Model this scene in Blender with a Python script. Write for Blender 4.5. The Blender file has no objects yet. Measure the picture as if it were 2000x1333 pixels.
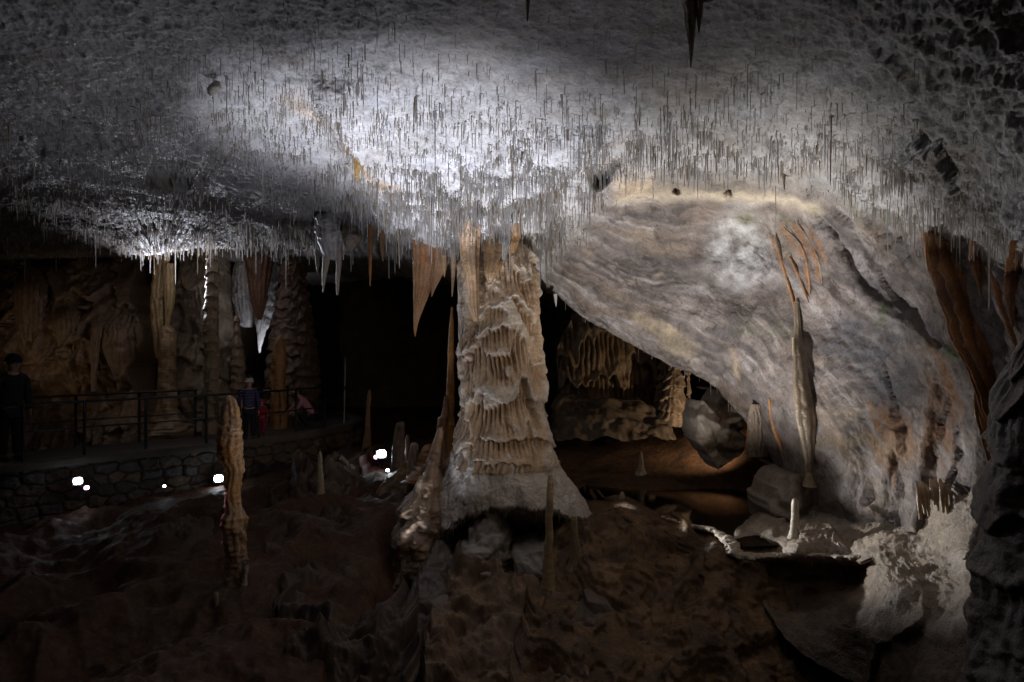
import bpy, bmesh, math, random
import numpy as np
from mathutils import Vector, Matrix

S = bpy.context.scene
COL = S.collection
random.seed(11)
RNG = np.random.RandomState(11)
F, CX, CY = 1333.33, 1000.0, 666.5            # 24 mm lens, level camera at the origin, looking along +Y


def P(px, py, Y):
    return np.array([(px - CX) / F * Y, Y, (CY - py) / F * Y])


# ------------------------------------------------------------------ camera, world, light, exposure
cam = bpy.data.cameras.new('camera')
cam.lens, cam.sensor_width, cam.clip_start, cam.clip_end = 24.0, 36.0, 0.05, 300
camo = bpy.data.objects.new('camera', cam)
COL.objects.link(camo)
camo.rotation_euler = (math.radians(90), 0, 0)
S.camera = camo
world = bpy.data.worlds.new('World')
S.world = world
world.use_nodes = True
bg = world.node_tree.nodes['Background']
bg.inputs['Color'].default_value = (0.95, 0.52, 0.32, 1)
bg.inputs['Strength'].default_value = 0.002
S.view_settings.view_transform = 'Standard'
S.view_settings.look = 'None'
S.view_settings.exposure = 0
S.view_settings.gamma = 1
S.render.engine = 'CYCLES'
S.cycles.use_denoising = True
S.cycles.max_bounces = 5
S.cycles.diffuse_bounces = 4
S.cycles.glossy_bounces = 2
S.cycles.sample_clamp_indirect = 3.0


def spot(name, loc, target, energy, color, angle=60, blend=1.0, radius=0.06):
    d = bpy.data.lights.new(name, 'SPOT')
    d.energy, d.color = energy, color
    d.spot_size, d.spot_blend, d.shadow_soft_size = math.radians(angle), blend, radius
    o = bpy.data.objects.new(name, d)
    COL.objects.link(o)
    o.location = loc
    o.rotation_euler = (Vector(target) - Vector(loc)).to_track_quat('-Z', 'Y').to_euler()
    return o


COOL, NEUT, WARM, AMBER, PINK = (0.86, 0.89, 1.0), (1.0, 0.97, 0.93), (1.0, 0.76, 0.52), (1.0, 0.52, 0.2), (1.0, 0.35, 0.45)
# hidden cave floodlights, with unseen fill lamps added among them
spot('ceiling_floodlight', (-1.5, 6.7, -3.0), P(835, 310, 8.2), 2150, COOL, 59)
spot('ceiling_wide_fill', P(790, 1100, 9.0), (-1.5, 8.2, 2.2), 230, COOL, 116)  # second lamp added to widen the falloff round the hotspot
spot('alcove_floodlight', P(1290, 1062, 8.6), P(1390, 470, 9.9), 900, NEUT, 106)
spot('wall_wash_fill', P(1235, 1040, 9.3), P(1800, 590, 7.4), 300, NEUT, 84)  # unseen fill added to lift the right wall
spot('pool_floodlight', P(1120, 940, 11.3), P(1790, 1035, 7.4), 950, NEUT, 32)
spot('column_fill', (3.4, 3.6, 0.4), P(945, 730, 10.0), 290, (1.0, 0.84, 0.68), 36)  # unseen off-frame fill added for the front of the column
spot('chamber_floodlight', P(1440, 870, 12.4), P(1250, 800, 15.5), 85, WARM, 130)
spot('back_wall_floodlight', (-11.9, 13.6, -1.2), P(235, 600, 17.9), 36, WARM, 96)
spot('ledge_fill', P(600, 905, 12.9), P(575, 440, 12.6), 170, COOL, 64)  # unseen lamp added to brighten the roof left of the ridge
spot('straw_floodlight', P(318, 565, 16.3), P(370, 478, 15.0), 700, COOL, 110, radius=0.04)
spot('drapery_floodlight', P(520, 720, 18.3), P(500, 570, 19.2), 50, COOL, 100)
spot('mound_fill', (2.6, 4.2, 1.2), P(1130, 1060, 8.8), 26, WARM, 74)  # unseen fill added over the dim mound
spot('stalagmite_floodlight', (-0.9, 6.6, -2.9), P(456, 900, 8.3), 34, WARM, 30)


# ------------------------------------------------------------------ noise and numeric helpers
_perm = RNG.permutation(512).astype(np.int64)
_perm = np.concatenate([_perm, _perm, _perm])
_g = RNG.normal(size=(512, 3))
_g /= np.linalg.norm(_g, axis=1)[:, None]


def perlin(p):
    p = np.asarray(p, float)
    sh = p.shape[:-1]
    p = p.reshape(-1, 3)
    i = np.floor(p).astype(np.int64)
    f = p - i
    i &= 511
    u = f * f * f * (f * (f * 6 - 15) + 10)
    out = np.zeros(len(p))
    for dx in (0, 1):
        wx = u[:, 0] if dx else 1 - u[:, 0]
        for dy in (0, 1):
            wy = u[:, 1] if dy else 1 - u[:, 1]
            for dz in (0, 1):
                wz = u[:, 2] if dz else 1 - u[:, 2]
                h = _perm[_perm[_perm[(i[:, 0] + dx) & 511] + ((i[:, 1] + dy) & 511)] + ((i[:, 2] + dz) & 511)]
                g = _g[h]
                out += wx * wy * wz * (g[:, 0] * (f[:, 0] - dx) + g[:, 1] * (f[:, 1] - dy) + g[:, 2] * (f[:, 2] - dz))
    return (out * 1.6).reshape(sh)


def fbm(p, octv=4, gain=0.5, lac=2.03, ridged=False, seed=0.0):
    p = np.asarray(p, float) + seed * 17.31
    a, s, t = 1.0, 0.0, 0.0
    for _ in range(octv):
        n = perlin(p)
        s = s + a * ((1 - 2 * np.abs(n)) if ridged else n)
        t += a
        a *= gain
        p = p * lac + 5.7
    return s / t


def sstep(a, b, x):
    t = np.clip((x - a) / (b - a), 0, 1)
    return t * t * (3 - 2 * t)


def tps(pts, vals):
    pts = np.asarray(pts, float)
    sc = pts.std(axis=0).max()
    c = pts / sc
    n = len(c)
    def K(d2):
        return 0.5 * d2 * np.log(d2 + 1e-12)
    d2 = ((c[:, None] - c[None]) ** 2).sum(-1)
    A = np.zeros((n + 3, n + 3))
    A[:n, :n] = K(d2) + np.eye(n) * 2e-3
    A[:n, n] = 1
    A[:n, n + 1:] = c
    A[n, :n] = 1
    A[n + 1:, :n] = c.T
    w = np.linalg.solve(A, np.concatenate([vals, [0, 0, 0]]))
    def f(X, Y):
        sh = X.shape
        q = np.stack([X.ravel(), Y.ravel()], 1) / sc
        out = np.empty(len(q))
        for k in range(0, len(q), 40000):
            qq = q[k:k + 40000]
            d2 = ((qq[:, None] - c[None]) ** 2).sum(-1)
            out[k:k + 40000] = K(d2) @ w[:n] + w[n] + qq @ w[n + 1:]
        return out.reshape(sh)
    return f


def line_dist(X, Y, pl):
    """Distance to a polyline and the side of it (+1 to the right of travel, image y down)."""
    best = np.full(X.shape, 1e9)
    side = np.ones(X.shape)
    for (x0, y0), (x1, y1) in zip(pl[:-1], pl[1:]):
        dx, dy = x1 - x0, y1 - y0
        t = np.clip(((X - x0) * dx + (Y - y0) * dy) / (dx * dx + dy * dy), 0, 1)
        d = np.hypot(X - x0 - t * dx, Y - y0 - t * dy)
        s = np.sign(dx * (Y - y0) - dy * (X - x0))
        m = d < best
        best = np.where(m, d, best)
        side = np.where(m, s, side)
    return best, side


def along(X, Y, pl):
    """Distance to a polyline, side of it, and how far along it (0..1) the nearest point lies."""
    ln = [math.hypot(b[0] - a[0], b[1] - a[1]) for a, b in zip(pl[:-1], pl[1:])]
    best, side, arc, acc = np.full(X.shape, 1e9), np.ones(X.shape), np.zeros(X.shape), 0.0
    for (x0, y0), (x1, y1), l_ in zip(pl[:-1], pl[1:], ln):
        dx, dy = x1 - x0, y1 - y0
        t = np.clip(((X - x0) * dx + (Y - y0) * dy) / (l_ * l_), 0, 1)
        d = np.hypot(X - x0 - t * dx, Y - y0 - t * dy)
        m = d < best
        best = np.where(m, d, best)
        side = np.where(m, np.sign(dx * (Y - y0) - dy * (X - x0)), side)
        arc = np.where(m, (acc + t * l_) / sum(ln), arc)
        acc += l_
    return best, side, arc


def stroke(X, Y, pl, w):
    d, _ = line_dist(X, Y, pl)
    return np.exp(-(d / w) ** 2)


def patch(X, Y, cx, cy, rx, ry, rot=0, soft=0.5):
    c, s = math.cos(rot), math.sin(rot)
    u, v = (X - cx) * c + (Y - cy) * s, -(X - cx) * s + (Y - cy) * c
    return 1 - sstep(1 - soft, 1 + soft, np.hypot(u / rx, v / ry))


def poly_mask(X, Y, poly, soft):
    pl = list(poly) + [poly[0]]
    d, _ = line_dist(X, Y, pl)
    ins = np.zeros(X.shape, bool)
    for (x0, y0), (x1, y1) in zip(pl[:-1], pl[1:]):
        c = (y0 > Y) != (y1 > Y)
        with np.errstate(divide='ignore', invalid='ignore'):
            xx = (x1 - x0) * (Y - y0) / (y1 - y0 if y1 != y0 else 1e-9) + x0
        ins ^= c & (X < xx)
    return sstep(-soft, soft, np.where(ins, d, -d))


def mixc(C, col, m):
    return C + (np.asarray(col) - C) * m[..., None]


# ------------------------------------------------------------------ objects
def tag(o, label=None, cat=None, group=None, kind=None):
    if label: o['label'] = label
    if cat: o['category'] = cat
    if group: o['group'] = group
    if kind: o['kind'] = kind
    return o


def empty(name, loc=(0, 0, 0), label=None, cat=None, group=None):
    o = bpy.data.objects.new(name, None)
    COL.objects.link(o)
    o.location = loc
    return tag(o, label, cat, group)


def mesh(name, verts, faces, mat, parent=None, col=None, smooth=True, link=True):
    """faces: list of int arrays (n,k) with the same k inside each array."""
    me = bpy.data.meshes.new(name)
    verts = np.asarray(verts, np.float32).reshape(-1, 3)
    if parent is not None:
        verts = verts - np.array(parent.location, np.float32)
    if not isinstance(faces, (list, tuple)):
        faces = [faces]
    faces = [np.asarray(f, np.int32) for f in faces if len(f)]
    me.vertices.add(len(verts))
    me.vertices.foreach_set('co', verts.ravel())
    loops = np.concatenate([f.ravel() for f in faces])
    tot = np.concatenate([np.full(len(f), f.shape[1], np.int32) for f in faces])
    me.loops.add(len(loops))
    me.loops.foreach_set('vertex_index', loops)
    me.polygons.add(len(tot))
    me.polygons.foreach_set('loop_start', np.concatenate([[0], np.cumsum(tot)[:-1]]).astype(np.int32))
    me.polygons.foreach_set('loop_total', tot)
    me.update(calc_edges=True)
    me.polygons.foreach_set('use_smooth', np.full(len(tot), smooth))
    if col is not None:
        a = me.color_attributes.new('Col', 'FLOAT_COLOR', 'POINT')
        c = np.ones((len(verts), 4), np.float32)
        c[:, :3] = np.broadcast_to(np.asarray(col, np.float32).reshape(-1, 3), (len(verts), 3))
        a.data.foreach_set('color', c.ravel())
    me.materials.append(mat)
    o = bpy.data.objects.new(name, me)
    if link:
        COL.objects.link(o)
    if parent is not None:
        o.parent = parent
    return o


def grid_faces(R, C, wrap=False, base=0):
    i = np.arange(R * C).reshape(R, C) + base
    if wrap:
        i = np.concatenate([i, i[:, :1]], 1)
    return np.stack([i[:-1, :-1], i[:-1, 1:], i[1:, 1:], i[1:, :-1]], -1).reshape(-1, 4)


def grid_normals(V):
    du = np.gradient(V, axis=1)
    dv = np.gradient(V, axis=0)
    n = np.cross(du, dv)
    return n / (np.linalg.norm(n, axis=-1, keepdims=True) + 1e-9)


# ------------------------------------------------------------------ materials
def rock(name, bump=0.4, bscale=22, rough=(0.45, 0.8), var=0.45, vscale=4.0, spec=0.4, dist=0.03, stretch=(1, 1, 1)):
    m = bpy.data.materials.new(name)
    m.use_nodes = True
    t = m.node_tree
    N, L = t.nodes, t.links
    b = N['Principled BSDF']
    at = N.new('ShaderNodeAttribute'); at.attribute_name = 'Col'
    tc = N.new('ShaderNodeTexCoord')
    mp = N.new('ShaderNodeMapping'); mp.inputs['Scale'].default_value = stretch
    L.new(tc.outputs['Object'], mp.inputs[0])
    n1 = N.new('ShaderNodeTexNoise'); n1.inputs['Scale'].default_value = vscale; n1.inputs['Detail'].default_value = 8; n1.inputs['Roughness'].default_value = 0.65
    n1.inputs['Distortion'].default_value = 0.4
    L.new(mp.outputs[0], n1.inputs['Vector'])
    r1 = N.new('ShaderNodeMapRange')
    r1.inputs['From Min'].default_value, r1.inputs['From Max'].default_value = 0.3, 0.7
    r1.inputs['To Min'].default_value, r1.inputs['To Max'].default_value = 1 - var, 1 + var * 0.6
    L.new(n1.outputs['Fac'], r1.inputs['Value'])
    mx = N.new('ShaderNodeMix'); mx.data_type = 'RGBA'; mx.blend_type = 'MULTIPLY'; mx.inputs['Factor'].default_value = 1
    n3 = N.new('ShaderNodeTexNoise'); n3.inputs['Scale'].default_value = vscale * 8; n3.inputs['Detail'].default_value = 5; n3.inputs['Roughness'].default_value = 0.7
    L.new(mp.outputs[0], n3.inputs['Vector'])
    r3 = N.new('ShaderNodeMapRange')
    r3.inputs['From Min'].default_value, r3.inputs['From Max'].default_value = 0.32, 0.68
    r3.inputs['To Min'].default_value, r3.inputs['To Max'].default_value = 1 - var * 0.8, 1 + var * 0.5
    L.new(n3.outputs['Fac'], r3.inputs['Value'])
    ml = N.new('ShaderNodeMath'); ml.operation = 'MULTIPLY'
    L.new(r1.outputs[0], ml.inputs[0]); L.new(r3.outputs[0], ml.inputs[1])
    L.new(at.outputs['Color'], mx.inputs['A']); L.new(ml.outputs[0], mx.inputs['B'])
    L.new(mx.outputs['Result'], b.inputs['Base Color'])
    n2 = N.new('ShaderNodeTexNoise'); n2.inputs['Scale'].default_value = bscale; n2.inputs['Detail'].default_value = 6; n2.inputs['Roughness'].default_value = 0.6
    L.new(mp.outputs[0], n2.inputs['Vector'])
    bp = N.new('ShaderNodeBump'); bp.inputs['Strength'].default_value = bump; bp.inputs['Distance'].default_value = dist
    L.new(n2.outputs['Fac'], bp.inputs['Height']); L.new(bp.outputs[0], b.inputs['Normal'])
    r2 = N.new('ShaderNodeMapRange'); r2.inputs['To Min'].default_value, r2.inputs['To Max'].default_value = rough
    r2.inputs['From Min'].default_value, r2.inputs['From Max'].default_value = 0.35, 0.65
    L.new(n2.outputs['Fac'], r2.inputs['Value']); L.new(r2.outputs[0], b.inputs['Roughness'])
    b.inputs['Specular IOR Level'].default_value = spec
    return m


def plain(name, col, rough=0.6, metal=0.0, emit=None, strength=0, bump=0):
    m = bpy.data.materials.new(name)
    m.use_nodes = True
    N, L = m.node_tree.nodes, m.node_tree.links
    b = N['Principled BSDF']
    b.inputs['Base Color'].default_value = (*col, 1)
    b.inputs['Roughness'].default_value = rough
    b.inputs['Metallic'].default_value = metal
    if emit:
        b.inputs['Emission Color'].default_value = (*emit, 1)
        b.inputs['Emission Strength'].default_value = strength
    if bump:
        n = N.new('ShaderNodeTexNoise'); n.inputs['Scale'].default_value = 60
        bp = N.new('ShaderNodeBump'); bp.inputs['Strength'].default_value = bump; bp.inputs['Distance'].default_value = 0.01
        L.new(n.outputs['Fac'], bp.inputs['Height']); L.new(bp.outputs[0], b.inputs['Normal'])
    return m


M_CEIL = rock('ceiling_limestone', bump=0.85, bscale=18, var=0.35, vscale=5, rough=(0.55, 0.85), spec=0.3)
M_FLOW = rock('wet_flowstone', bump=0.5, bscale=30, var=0.35, vscale=6, rough=(0.22, 0.55), spec=0.5)
M_DRY = rock('dry_calcite', bump=0.45, bscale=40, var=0.3, vscale=8, rough=(0.5, 0.85), spec=0.3)
M_MUD = rock('cave_mud', bump=0.5, bscale=12, var=0.5, vscale=2.5, rough=(0.5, 0.9), spec=0.3, dist=0.05)
M_BANK = rock('rimstone_crust', bump=1.0, bscale=46, var=0.45, vscale=6, rough=(0.3, 0.6), spec=0.5, dist=0.03)
M_STRAW = rock('soda_straw_calcite', bump=0.1, bscale=30, var=0.25, vscale=9, rough=(0.35, 0.6), spec=0.4)
_t = M_STRAW.node_tree
_tr = _t.nodes.new('ShaderNodeBsdfTranslucent'); _mx = _t.nodes.new('ShaderNodeMixShader'); _mx.inputs[0].default_value = 0.85
_pb = _t.nodes['Principled BSDF']
_t.links.new(_pb.inputs['Base Color'].links[0].from_socket, _tr.inputs['Color'])
_t.links.new(_pb.outputs[0], _mx.inputs[1]); _t.links.new(_tr.outputs[0], _mx.inputs[2])
_t.links.new(_mx.outputs[0], _t.nodes['Material Output'].inputs['Surface'])
M_STONE = rock('masonry_stone', bump=0.5, bscale=20, var=0.4, vscale=7, rough=(0.6, 0.9))
M_PATH = rock('path_concrete', bump=0.3, bscale=40, var=0.25, vscale=5, rough=(0.5, 0.8))
M_RAIL = plain('painted_steel', (0.03, 0.035, 0.04), 0.4, 0.6)
M_STEEL = plain('steel_pole', (0.35, 0.35, 0.36), 0.4, 0.7)
M_BLACK = plain('black_housing', (0.015, 0.015, 0.017), 0.5, bump=0.1)
M_WHITE_LAMP = plain('white_lamp_glass', (0.8, 0.8, 0.8), 0.3, emit=(0.8, 0.9, 1.0), strength=30)
M_PINK_LAMP = plain('pink_lamp_glass', (0.8, 0.6, 0.7), 0.3, emit=(1.0, 0.5, 0.75), strength=9)


# ------------------------------------------------------------------ draped tiers: ledges with flutes hanging under them
def tiers(u, z, per_m=2.0, seed=0.0, fl=26.0, warp=0.55):
    """u along the surface (m), z height (m). Returns outward offset (about -1..0.3), ledge mask, groove mask."""
    q = np.stack([u * 0.9, z * 0.55, np.full_like(u, seed)], -1)
    zz = -z * per_m + warp * 2.6 * fbm(q * 1.5, 3, seed=seed) + 0.5 * fbm(q * np.array([5, 1, 1]), 3, seed=seed + 3)
    cell = np.floor(zz)
    t = zz - cell
    keep = 0.12 + 0.88 * sstep(-0.3, 0.25, perlin(np.stack([u * 1.5 + cell * 3.7, cell * 1.7, np.full_like(u, seed + 9)], -1)))
    cap = sstep(0, 0.13, t) * (1 - sstep(0.15, 0.24, t))
    under = sstep(0.16, 0.25, t) * (1 - sstep(0.3, 1.0, t))
    w = u * fl + 0.9 * fbm(np.stack([u * 4, z * 1.2, np.full_like(u, seed + 5)], -1), 3)
    groove = np.abs(np.sin(w * math.pi * 0.5)) ** 0.6
    groove = groove * (0.75 + 0.5 * perlin(np.stack([u * fl * 0.6, z * 2.2, np.full_like(u, seed + 2)], -1)))
    flm = sstep(0.16, 0.25, t) * (1 - 0.75 * sstep(0.45, 1.0, t))
    off = cap * 0.35 * keep - under * 0.75 * keep - (1 - groove) * flm * 0.85
    return off, cap * keep, (1 - groove) * flm


def smooth_path(path, n):
    p = np.asarray(path, float)
    k = len(p)
    if k < 3:
        t = np.linspace(0, 1, n)[:, None]
        return p[0] * (1 - t) + p[-1] * t
    e = np.vstack([2 * p[0] - p[1], p, 2 * p[-1] - p[-2]])
    seg = np.linalg.norm(np.diff(p[:, :3], axis=0), axis=1) + 1e-6
    cum = np.concatenate([[0], np.cumsum(seg)])
    s = np.linspace(0, cum[-1], n)
    i = np.clip(np.searchsorted(cum, s, 'right') - 1, 0, k - 2)
    t = ((s - cum[i]) / seg[i])[:, None]
    a, b, c, d = e[i], e[i + 1], e[i + 2], e[i + 3]
    r = 0.5 * ((2 * b) + (c - a) * t + (2 * a - 5 * b + 4 * c - d) * t ** 2 + (3 * b - a - 3 * c + d) * t ** 3)
    lin = b * (1 - t) + c * t
    return np.where(np.arange(p.shape[1]) == 3, np.maximum(r, lin * 0.5), r)


def sweep(name, path, mat, col=(0.5, 0.42, 0.33), col2=None, capcol=None, n=80, m=28, ratio=1.0, noise=0.12, nf=5.0,
          flute=0.0, fn=10, tier=0.0, tf=2.5, seed=0.0, tint=1.0, parent=None, gcol=None, rings=0.0, turn=0.0):
    """A stalactite, stalagmite, column or drapery: horizontal rings along (px, py, depth, width in px)."""
    w = np.array([np.append(P(a, b, Y), 0.5 * wd / F * Y) for a, b, Y, wd in path])
    w = smooth_path(w, n)
    th = np.linspace(0, 2 * math.pi, m, endpoint=False)
    c, s = np.cos(th + turn), np.sin(th)
    r = np.maximum(w[:, 3], 0.002)[:, None]
    X = w[:, 0, None] + r * np.cos(th)[None]
    Y = w[:, 1, None] + r * ratio * np.sin(th)[None] + r * turn * np.cos(th)[None]
    Z = np.repeat(w[:, 2, None], m, 1)
    V = np.stack([X, Y, Z], -1)
    f = fbm(V * nf, 4, 0.55, seed=seed)
    f2 = fbm(V * nf * np.array([1, 1, 0.35]) * 2.7, 3, 0.5, seed=seed + 4)
    k = 1 + noise * (f * 1.5 + f2 * 0.5)
    if rings:
        k = k + rings * np.sin(Z * 2 * math.pi / 0.07 + 2.5 * f) * (0.5 + f)
    gm = np.zeros_like(k)
    cm = np.zeros_like(k)
    if flute:
        g = np.abs(np.sin(th[None] * fn * 0.5 + 1.5 * f + 0.6 * f2))
        k = k - flute * (1 - g)
        gm = 1 - g
    V2 = V.copy()
    d = np.stack([np.cos(th), ratio * np.sin(th), 0 * th], -1)[None]
    V2[..., :2] = w[:, None, :2] + (V[..., :2] - w[:, None, :2]) * k[..., None]
    if tier:
        rr = np.maximum(r, 0.05)
        off, cm, g2 = tiers(th[None] * np.median(rr) + 0 * Z, Z, tf, seed, fl=12.0 / max(0.25, float(np.median(rr))))
        V2 = V2 + d * (off * tier)[..., None]
        gm = np.maximum(gm, g2)
    C = np.broadcast_to(np.asarray(col, float), V.shape).copy()
    if col2 is not None:
        C = mixc(C, col2, sstep(-0.25, 0.35, fbm(V * nf * 0.5, 3, seed=seed + 8)))
    if capcol is not None:
        C = mixc(C, capcol, np.clip(cm * 1.3, 0, 1))
    C = mixc(C, np.asarray(gcol if gcol is not None else np.asarray(col) * 0.6), np.clip(gm, 0, 1) * 0.7)
    nv = n * m
    V2 = np.concatenate([V2.reshape(-1, 3), [w[0, :3], w[-1, :3]]])
    C = np.concatenate([C.reshape(-1, 3), C[0, :1], C[-1, :1]])
    fa = grid_faces(n, m, True)
    a = np.arange(m)
    b = (a + 1) % m
    top = np.stack([np.full(m, nv), b, a], 1)
    bot = np.stack([np.full(m, nv + 1), (n - 1) * m + a, (n - 1) * m + b], 1)
    fa = fa[:, ::-1] if w[0, 2] > w[-1, 2] else fa
    return mesh(name, V2, [fa, top, bot], mat, parent, C * tint)


def tube(name, pts, rad, mat, parent=None, n=40, m=10, noise=0.0, nf=6, col=None, seed=0.0, squash=1.0):
    p = np.asarray(pts, float)
    if p.shape[1] == 3:
        p = np.column_stack([p, np.broadcast_to(rad, len(p))])
    p = smooth_path(p, n)
    T = np.gradient(p[:, :3], axis=0)
    T /= np.linalg.norm(T, axis=1)[:, None] + 1e-9
    up = np.array([0, 0, 1.0]) if abs(T[:, 2]).mean() < 0.8 else np.array([0, 1.0, 0])
    A = np.cross(T, up); A /= np.linalg.norm(A, axis=1)[:, None] + 1e-9
    B = np.cross(A, T)
    th = np.linspace(0, 2 * math.pi, m, endpoint=False)
    off = A[:, None] * np.cos(th)[None, :, None] + squash * B[:, None] * np.sin(th)[None, :, None]
    V = p[:, None, :3] + off * p[:, None, 3, None]
    if noise:
        k = 1 + noise * fbm(V * nf, 4, seed=seed)
        V = p[:, None, :3] + off * (p[:, 3, None] * k)[..., None]
    fa = grid_faces(n, m, True)
    V = np.concatenate([V.reshape(-1, 3), p[[0, -1], :3]])
    a = np.arange(m); b = (a + 1) % m
    f3 = np.concatenate([np.stack([np.full(m, n * m), a, b], 1), np.stack([np.full(m, n * m + 1), (n - 1) * m + b, (n - 1) * m + a], 1)])
    return mesh(name, V, [fa, f3], mat, parent, col)


_ico = {}
def ico(sub):
    if sub not in _ico:
        bm = bmesh.new()
        bmesh.ops.create_icosphere(bm, subdivisions=sub, radius=1)
        _ico[sub] = (np.array([v.co[:] for v in bm.verts]), np.array([[v.index for v in f.verts] for f in bm.faces]))
        bm.free()
    return _ico[sub]


def boulder(name, px, py, Y, w, h, mat, col, col2=None, depth=1.0, noise=0.35, nf=2.2, sub=6, seed=0.0, power=0.8, ridged=0.0, fine=0.06, parent=None, stretch=(1, 1, 1)):
    c = P(px, py, Y)
    rx, rz = w / 2 / F * Y, h / 2 / F * Y
    v, f = ico(sub)
    s = np.sign(v) * np.abs(v) ** power
    q = s * np.array([rx, rx * depth, rz])
    W = (q + c) * np.asarray(stretch)
    scale = min(rx, rz)
    k = noise * fbm(W * nf, 4, seed=seed) + fine * fbm(W * nf * 5, 4, seed=seed + 2)
    if ridged:
        k = k + ridged * fbm(W * nf * 1.3, 4, ridged=True, seed=seed + 5)
    V = c + q + v * (k * scale * 1.2)[:, None]
    C = np.broadcast_to(np.asarray(col, float), V.shape).copy()
    if col2 is not None:
        C = mixc(C, col2, sstep(-0.2, 0.3, fbm(W * nf * 0.9, 4, seed=seed + 7)))
    return mesh(name, V, [f], mat, parent, C)


# ================================================================== THE CEILING AND RIGHT-HAND WALL
def Epy(px):       # the ceiling's lower edge as the photograph shows it; right of 1500 it is the wall's foot, below the bank
    return np.interp(px, [-700, -300, 0, 130, 240, 330, 410, 500, 580, 650, 740, 800, 870, 930, 1000, 1040, 1070, 1110, 1140, 1200, 1260, 1300, 1370, 1410, 1450, 1490, 1520, 1545, 1600, 1700, 2700],
                     [505, 505, 503, 500, 496, 490, 482, 486, 494, 478, 470, 468, 482, 478, 490, 520, 562, 596, 622, 655, 686, 706, 738, 765, 815, 868, 930, 1010, 1120, 1180, 1300])


cp = [(-700, -600, 3.2), (300, -600, 3.0), (1000, -600, 2.9), (1700, -600, 2.8), (2700, -600, 2.6),
      (-700, 0, 5.5), (0, 0, 5.2), (500, 0, 5.3), (1000, 0, 5.2), (1500, 0, 4.9), (2000, 0, 4.2), (2700, 0, 3.5),
      (-300, 150, 6.6), (200, 150, 6.6), (600, 150, 6.4), (1000, 150, 6.3), (1400, 150, 6.1), (1700, 150, 5.4), (2000, 150, 4.5),
      (100, 250, 8.0), (400, 250, 8.0), (640, 240, 7.5), (800, 250, 7.3), (1100, 250, 7.2), (1400, 260, 7.4), (1700, 260, 6.3), (1900, 260, 5.2),
      (0, 340, 9.8), (300, 330, 9.6), (600, 330, 9.6), (760, 330, 8.3), (950, 330, 8.2), (1150, 320, 8.2), (1400, 325, 8.7), (1600, 330, 7.7), (1750, 350, 6.6), (2000, 350, 5.0),
      (0, 420, 12.5), (300, 400, 11.6), (560, 390, 11.2), (690, 390, 10.4), (800, 400, 9.1), (950, 400, 9.0), (1130, 400, 9.3), (1250, 390, 9.8), (1400, 390, 9.5), (1600, 400, 8.7), (1700, 420, 7.9),
      (0, 500, 14.6), (240, 498, 15.4), (410, 482, 15.0), (550, 492, 14), (650, 470, 12.2), (750, 465, 11.2), (850, 475, 10.3), (950, 475, 9.7), (1000, 485, 10.2), (1060, 520, 11.4),
      (1150, 450, 10.4), (1300, 450, 10.5), (1450, 450, 10.2), (1550, 480, 9.5), (1650, 520, 8.9), (1100, 570, 11.7), (1300, 560, 11.1), (1500, 600, 10.1),
      (1200, 645, 11.9), (1400, 745, 11.4), (1400, 650, 10.9), (1500, 750, 10.4), (1520, 900, 10.6), (1600, 650, 9.6), (1600, 800, 9.4), (1600, 950, 9.6),
      (1700, 650, 8.6), (1700, 800, 8.5), (1700, 950, 8.6), (1800, 600, 7.5), (1800, 750, 7.4), (1800, 900, 7.6), (1900, 500, 6.3), (1900, 650, 6.3), (1900, 800, 6.5),
      (1900, 950, 6.8), (2000, 500, 5.4), (2000, 700, 5.4), (2000, 950, 5.7), (2300, 500, 4.4), (2300, 900, 4.4), (2700, 300, 3.3), (2700, 900, 3.4),
      (1800, 470, 7.2), (1600, 1150, 9.9), (1800, 1150, 8.0), (2000, 1150, 6.0), (2700, 1200, 3.6), (-700, 250, 7.5), (-700, 490, 12.8)]
depth_of = tps([c[:2] for c in cp], np.log([c[2] for c in cp]))
cols = np.concatenate([np.arange(-700, -60, 12.0), np.arange(-60, 2060, 2.8), np.arange(2060, 2701, 12.0)])
e = Epy(cols)
v1 = np.linspace(-600, -40, 40)
rows = []
NB = 330
for py in v1:
    rows.append(np.full_like(cols, py))
for k in range(NB):
    rows.append(-40 + (e + 40) * ((k + 1) / NB))
GPY = np.array(rows)
GPX = np.repeat(cols[None], len(GPY), 0)
wx = GPX + 14 * fbm(np.stack([GPX / 90, GPY / 90, GPX * 0 + 1.5], -1), 3)
wy = GPY + 14 * fbm(np.stack([GPX / 90, GPY / 90, GPX * 0 + 7.5], -1), 3)
D = np.exp(depth_of(GPX, GPY))
# steps: hanging ridges whose far side is higher
def step(pl, amt, w, fade):
    pl = smooth_path(np.column_stack([np.array(pl, float), np.zeros((len(pl), 2))]), 48)[:, :2].tolist()
    d, s, a_ = along(wx, wy, pl)
    win = np.exp(-(d / fade) ** 2) * sstep(0, 0.2, a_) * sstep(1, 0.8, a_)
    return amt * np.tanh(s * d / w) * win
D += step([(600, 150), (640, 230), (690, 320), (735, 400), (760, 480)], 0.42, 9, 95)
D += step([(250, 350), (370, 385), (480, 415), (620, 440), (690, 450)], -0.16, 8, 60)
D += step([(1640, 255), (1700, 335), (1730, 372), (1800, 415), (1900, 460), (2010, 510), (2300, 620)], 0.28, 12, 80)
D += step([(1190, 345), (1300, 335), (1420, 335), (1540, 345), (1620, 395), (1700, 470)], 0.05, 14, 40)
D += step([(1230, 372), (1330, 377), (1430, 370), (1560, 372)], -0.05, 10, 30)
D += step([(1560, 375), (1640, 470), (1690, 560), (1790, 640), (1900, 720)], -0.09, 10, 50)
D += step([(1250, 430), (1340, 520), (1430, 545), (1560, 560)], 0.18, 16, 60)
D += 0.55 * patch(wx, wy, 1178, 332, 24, 36, 0.5, 0.3)
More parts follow.
